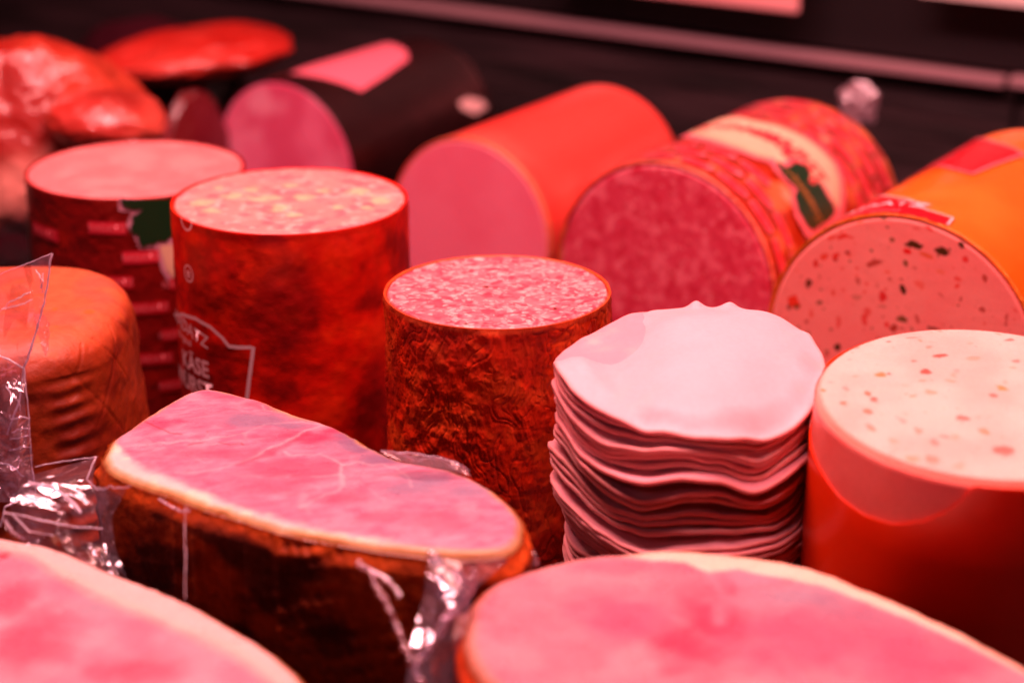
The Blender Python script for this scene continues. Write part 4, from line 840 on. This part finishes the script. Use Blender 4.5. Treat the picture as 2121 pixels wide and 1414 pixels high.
bag = thing('film_bag', 'crumpled clear plastic bag standing up at the left edge in front of the smoked loaf', 'plastic bag', Matrix.Translation((0, 0, 0)))
D = .735
sheet('sheet', [[(-60, 580, D), (20, 560, D), (70, 545, D - .002), (107, 526, D)], [(-60, 660, D), (10, 650, D + .004), (60, 645, D - .004), (88, 645, D)], [(-60, 760, D), (0, 760, D - .004), (40, 758, D + .004), (52, 757, D)], [(-60, 850, D), (-10, 850, D + .004), (20, 850, D - .004), (56, 850, D)], [(-60, 940, D), (-10, 945, D - .004), (40, 940, D + .005), (68, 940, D)], [(-60, 1040, D), (-10, 1040, D + .004), (40, 1036, D - .004), (72, 1030, D)]], None, M_film, bag, 3, .0055, 42, 110, 200)
sheet('sheet', [[(-60, 840, D - .006), (0, 850, D - .010), (50, 860, D - .006), (62, 868, D - .004)], [(-60, 920, D - .008), (0, 900, D - .004), (40, 910, D - .012), (66, 915, D - .006)], [(-60, 1040, D - .010), (0, 1040, D - .006), (40, 1036, D - .012), (73, 1020, D - .006)]], None, M_film, bag, 33, .0045, 90, 120, 120)
M_seam = film_mat('film_seam', veil=.70, gloss=.16, rough=.16, veilcol=(.92, .80, .95), bump=.5)
bead('seam', [(107, 524, D - .001), (98, 590, D), (86, 650, D), (66, 715, D), (50, 760, D), (40, 830, D), (14, 900, D)], .0007, M_seam, bag, 4)
bead('seam', [(50, 760, D - .001), (55, 820, D - .002), (60, 870, D - .001), (64, 950, D), (74, 1020, D)], .0005, M_seam, bag, 14)
bead('seam', [(-20, 730, D - .002), (20, 745, D - .003), (48, 762, D - .002)], .0006, M_seam, bag, 24)
bead('seam', [(0, 1090, D - .012), (12, 1050, D - .012), (40, 1034, D - .01), (72, 1028, D - .008)], .0007, M_seam, bag, 34)
bead('seam', [(0, 568, D), (50, 548, D), (107, 525, D)], .0003, M_seam, bag, 44)
for i, (a, b, c2, d2) in enumerate([(0, 640, 60, 604), (-10, 650, 66, 622), (76, 560, 84, 600), (90, 566, 84, 610), (20, 870, 60, 868), (24, 892, 60, 888), (22, 910, 62, 904), (20, 935, 64, 925), (0, 960, 50, 985), (10, 800, 44, 850)]):
    bead('crease', [(a, b, D - .006), ((a + c2) / 2 + 3, (b + d2) / 2 - 5, D - .008), (c2, d2, D - .006)], .00035, M_seam, bag, 54 + i, .0012)
tear = sheet('torn_flap', [[(72, 648, D + .004), (92, 655, D + .002), (102, 668, D + .004)], [(78, 690, D), (94, 690, D + .004), (104, 700, D)], [(90, 725, D + .003), (96, 730, D), (100, 736, D + .002)]], None, M_film, bag, 63, .005, 220, 50, 60)

flat_ = thing('film_wrapper', 'folded clear plastic wrapper lying between the film bag and the ham piece', 'plastic wrapper', Matrix.Translation((0, 0, 0)))
E = .70
sheet('sheet', [[(60, 985, E + .03), (120, 968, E + .03), (200, 946, E + .03)], [(60, 1010, E + .012), (140, 1004, E + .012), (192, 1004, E + .012)]], None, M_film2, flat_, 71, .003, 60, 70, 40)
sheet('sheet', [[(55, 995, E), (150, 1004, E), (225, 1010, E)], [(20, 1040, E - .005), (120, 1060, E - .008), (212, 1080, E - .005)], [(30, 1090, E - .005), (120, 1110, E - .012), (220, 1130, E - .005)], [(70, 1140, E - .01), (160, 1170, E - .014), (246, 1192, E - .01)]], None, film_mat('folded_film', veil=.08, gloss=.02, rough=.14, bump=.3), flat_, 73, .0030, 40, 120, 100)
sheet('sheet', [[(10, 1060, E - .012), (40, 1066, E - .014), (110, 1090, E - .012)], [(10, 1090, E - .014), (40, 1130, E - .014), (60, 1140, E - .012)]], None, M_film2, flat_, 75, .004, 90, 60, 50)
bead('crease', [(8, 1060, E - .016), (80, 1076, E - .014), (150, 1090, E - .012), (212, 1094, E - .012)], .0005, M_seam, flat_, 81)
bead('crease', [(60, 1000, E - .002), (110, 1010, E - .006), (150, 1040, E - .01), (168, 1062, E - .012)], .0011, M_seam, flat_, 83)
bead('crease', [(72, 966, E + .025), (130, 956, E + .025), (200, 946, E + .025)], .0004, M_seam, flat_, 85)
bead('crease', [(200, 946, E + .02), (186, 975, E + .015), (180, 992, E + .012), (198, 1010, E + .005)], .0004, M_seam, flat_, 87)
bead('crease', [(10, 1075, E - .016), (24, 1100, E - .016), (50, 1116, E - .014)], .0007, M_seam, flat_, 89)
bead('crease', [(24, 1064, E - .016), (60, 1100, E - .02), (110, 1108, E - .016)], .0004, M_seam, flat_, 90)

wr = thing('ham_wrapper', 'clear film hugging the left end and near side of the sharp ham piece', 'plastic wrapper', Matrix.Translation((0, 0, 0)))
q = .672
sheet('sheet', [[(196, 1010, .70), (230, 1012, .69), (262, 1012, .686)], [(204, 1060, .694), (222, 1060, .688), (232, 1064, .686)], [(212, 1120, .688), (226, 1122, .686), (236, 1126, .684)], [(226, 1168, .680), (244, 1180, .678), (262, 1196, .676)]], None, M_film2, wr, 91, .003, 80, 50, 90)
bead('crease', [(384, 1046, .674), (383, 1100, .668), (384, 1160, .660), (383, 1240, .650)], .0004, film_mat('faint_seam', veil=.22, gloss=.03, rough=.3, veilcol=(.8, .4, .4)), wr, 93, .0003)
bead('crease', [(330, 1030, .682), (345, 1040, .680), (362, 1052, .678), (392, 1062, .672)], .0007, M_seam, wr, 95, .001)
bead('crease', [(196, 1012, .698), (236, 1008, .690), (270, 1010, .684)], .0004, M_seam, wr, 97, .001)

back = thing('film_curl', 'curled edge of clear film rising behind the long ham piece at the salami foot', 'plastic wrapper', Matrix.Translation((0, 0, 0)))
G_ = .700
sheet('sheet', [[(788, 934, G_), (850, 938, G_ + .004), (910, 946, G_ + .004), (968, 972, G_)], [(810, 944, G_), (860, 962, G_ - .004), (920, 972, G_ - .004), (976, 988, G_)]], None, film_mat('film_curl_mat', veil=.30, gloss=.06, rough=.14, veilcol=(.85, .6, .66), bump=.2), back, 101, .002, 70, 90, 30)
bead('crease', [(788, 934, G_), (850, 938, G_ + .003), (910, 947, G_ + .003), (945, 958, G_), (972, 974, G_)], .00035, M_seam, back, 103)

tw = thing('twisted_film', 'blurred twisted clear film hanging in the gap between the two front ham pieces', 'plastic wrapper', Matrix.Translation((0, 0, 0)))
S = .62
bead('strand', [(738, 1160, S + .01), (768, 1188, S + .006), (800, 1250, S), (832, 1320, S - .006), (850, 1370, S - .01), (880, 1430, S - .014)], .0017, film_mat('strand_film', veil=.30, gloss=.12, rough=.2, veilcol=(.75, .30, .28), bump=.4), tw, 111, .002)
bead('strand', [(748, 1166, S + .008), (780, 1186, S + .004), (812, 1206, S + .002), (832, 1236, S)], .0016, film_mat('strand_film_two', veil=.25, gloss=.3, rough=.12, veilcol=(.8, .35, .2)), tw, 113, .001)
bead('strand', [(985, 1180, S), (968, 1230, S), (930, 1280, S - .003), (890, 1330, S - .008), (862, 1370, S - .01)], .0026, film_mat('strand_film_three', veil=.30, gloss=.2, rough=.2, veilcol=(.75, .4, .45), bump=.6), tw, 115, .002)
bead('strand', [(890, 1146, S + .012), (912, 1170, S + .008), (945, 1200, S + .004), (960, 1250, S + .002), (920, 1236, S + .004), (904, 1196, S + .008)], .0034, film_mat('strand_film_four', veil=.30, gloss=.14, rough=.18, veilcol=(.70, .48, .62), bump=.5), tw, 117, .003)
sheet('sheet', [[(890, 1150, S + .01), (960, 1160, S + .01), (1060, 1150, S + .03)], [(880, 1230, S + .004), (950, 1230, S), (985, 1210, S + .004)], [(850, 1340, S - .006), (900, 1330, S - .01), (960, 1330, S - .006)], [(840, 1440, S - .012), (900, 1440, S - .012), (950, 1440, S - .01)]], None, M_film, tw, 119, .006, 34, 120, 150)
sheet('sheet', [[(1040, 1128, S + .05), (1080, 1112, S + .055), (1108, 1140, S + .05)], [(1000, 1180, S + .03), (1050, 1180, S + .035), (1118, 1170, S + .04)]], None, film_mat('purple_film', veil=.4, gloss=.1, rough=.25, veilcol=(.40, .16, .24)), tw, 121, .003, 60, 40, 30)

# pale trimmings seen through the film between the hams
M_fat = mat('pale_fat', (.90, .62, .44), rough=.4, sss=.3, bumps=((200, .3, 'n'),), jitter=.1, jscale=120)
o = lump('fat_strip', at(985, 1166, .655), (.0115, .004, .0024), I3, M_fat, None, 5, .15, 2.0); tag(o, 'thin cream fat strip just under the right end of the sharp ham piece', 'fat strip')
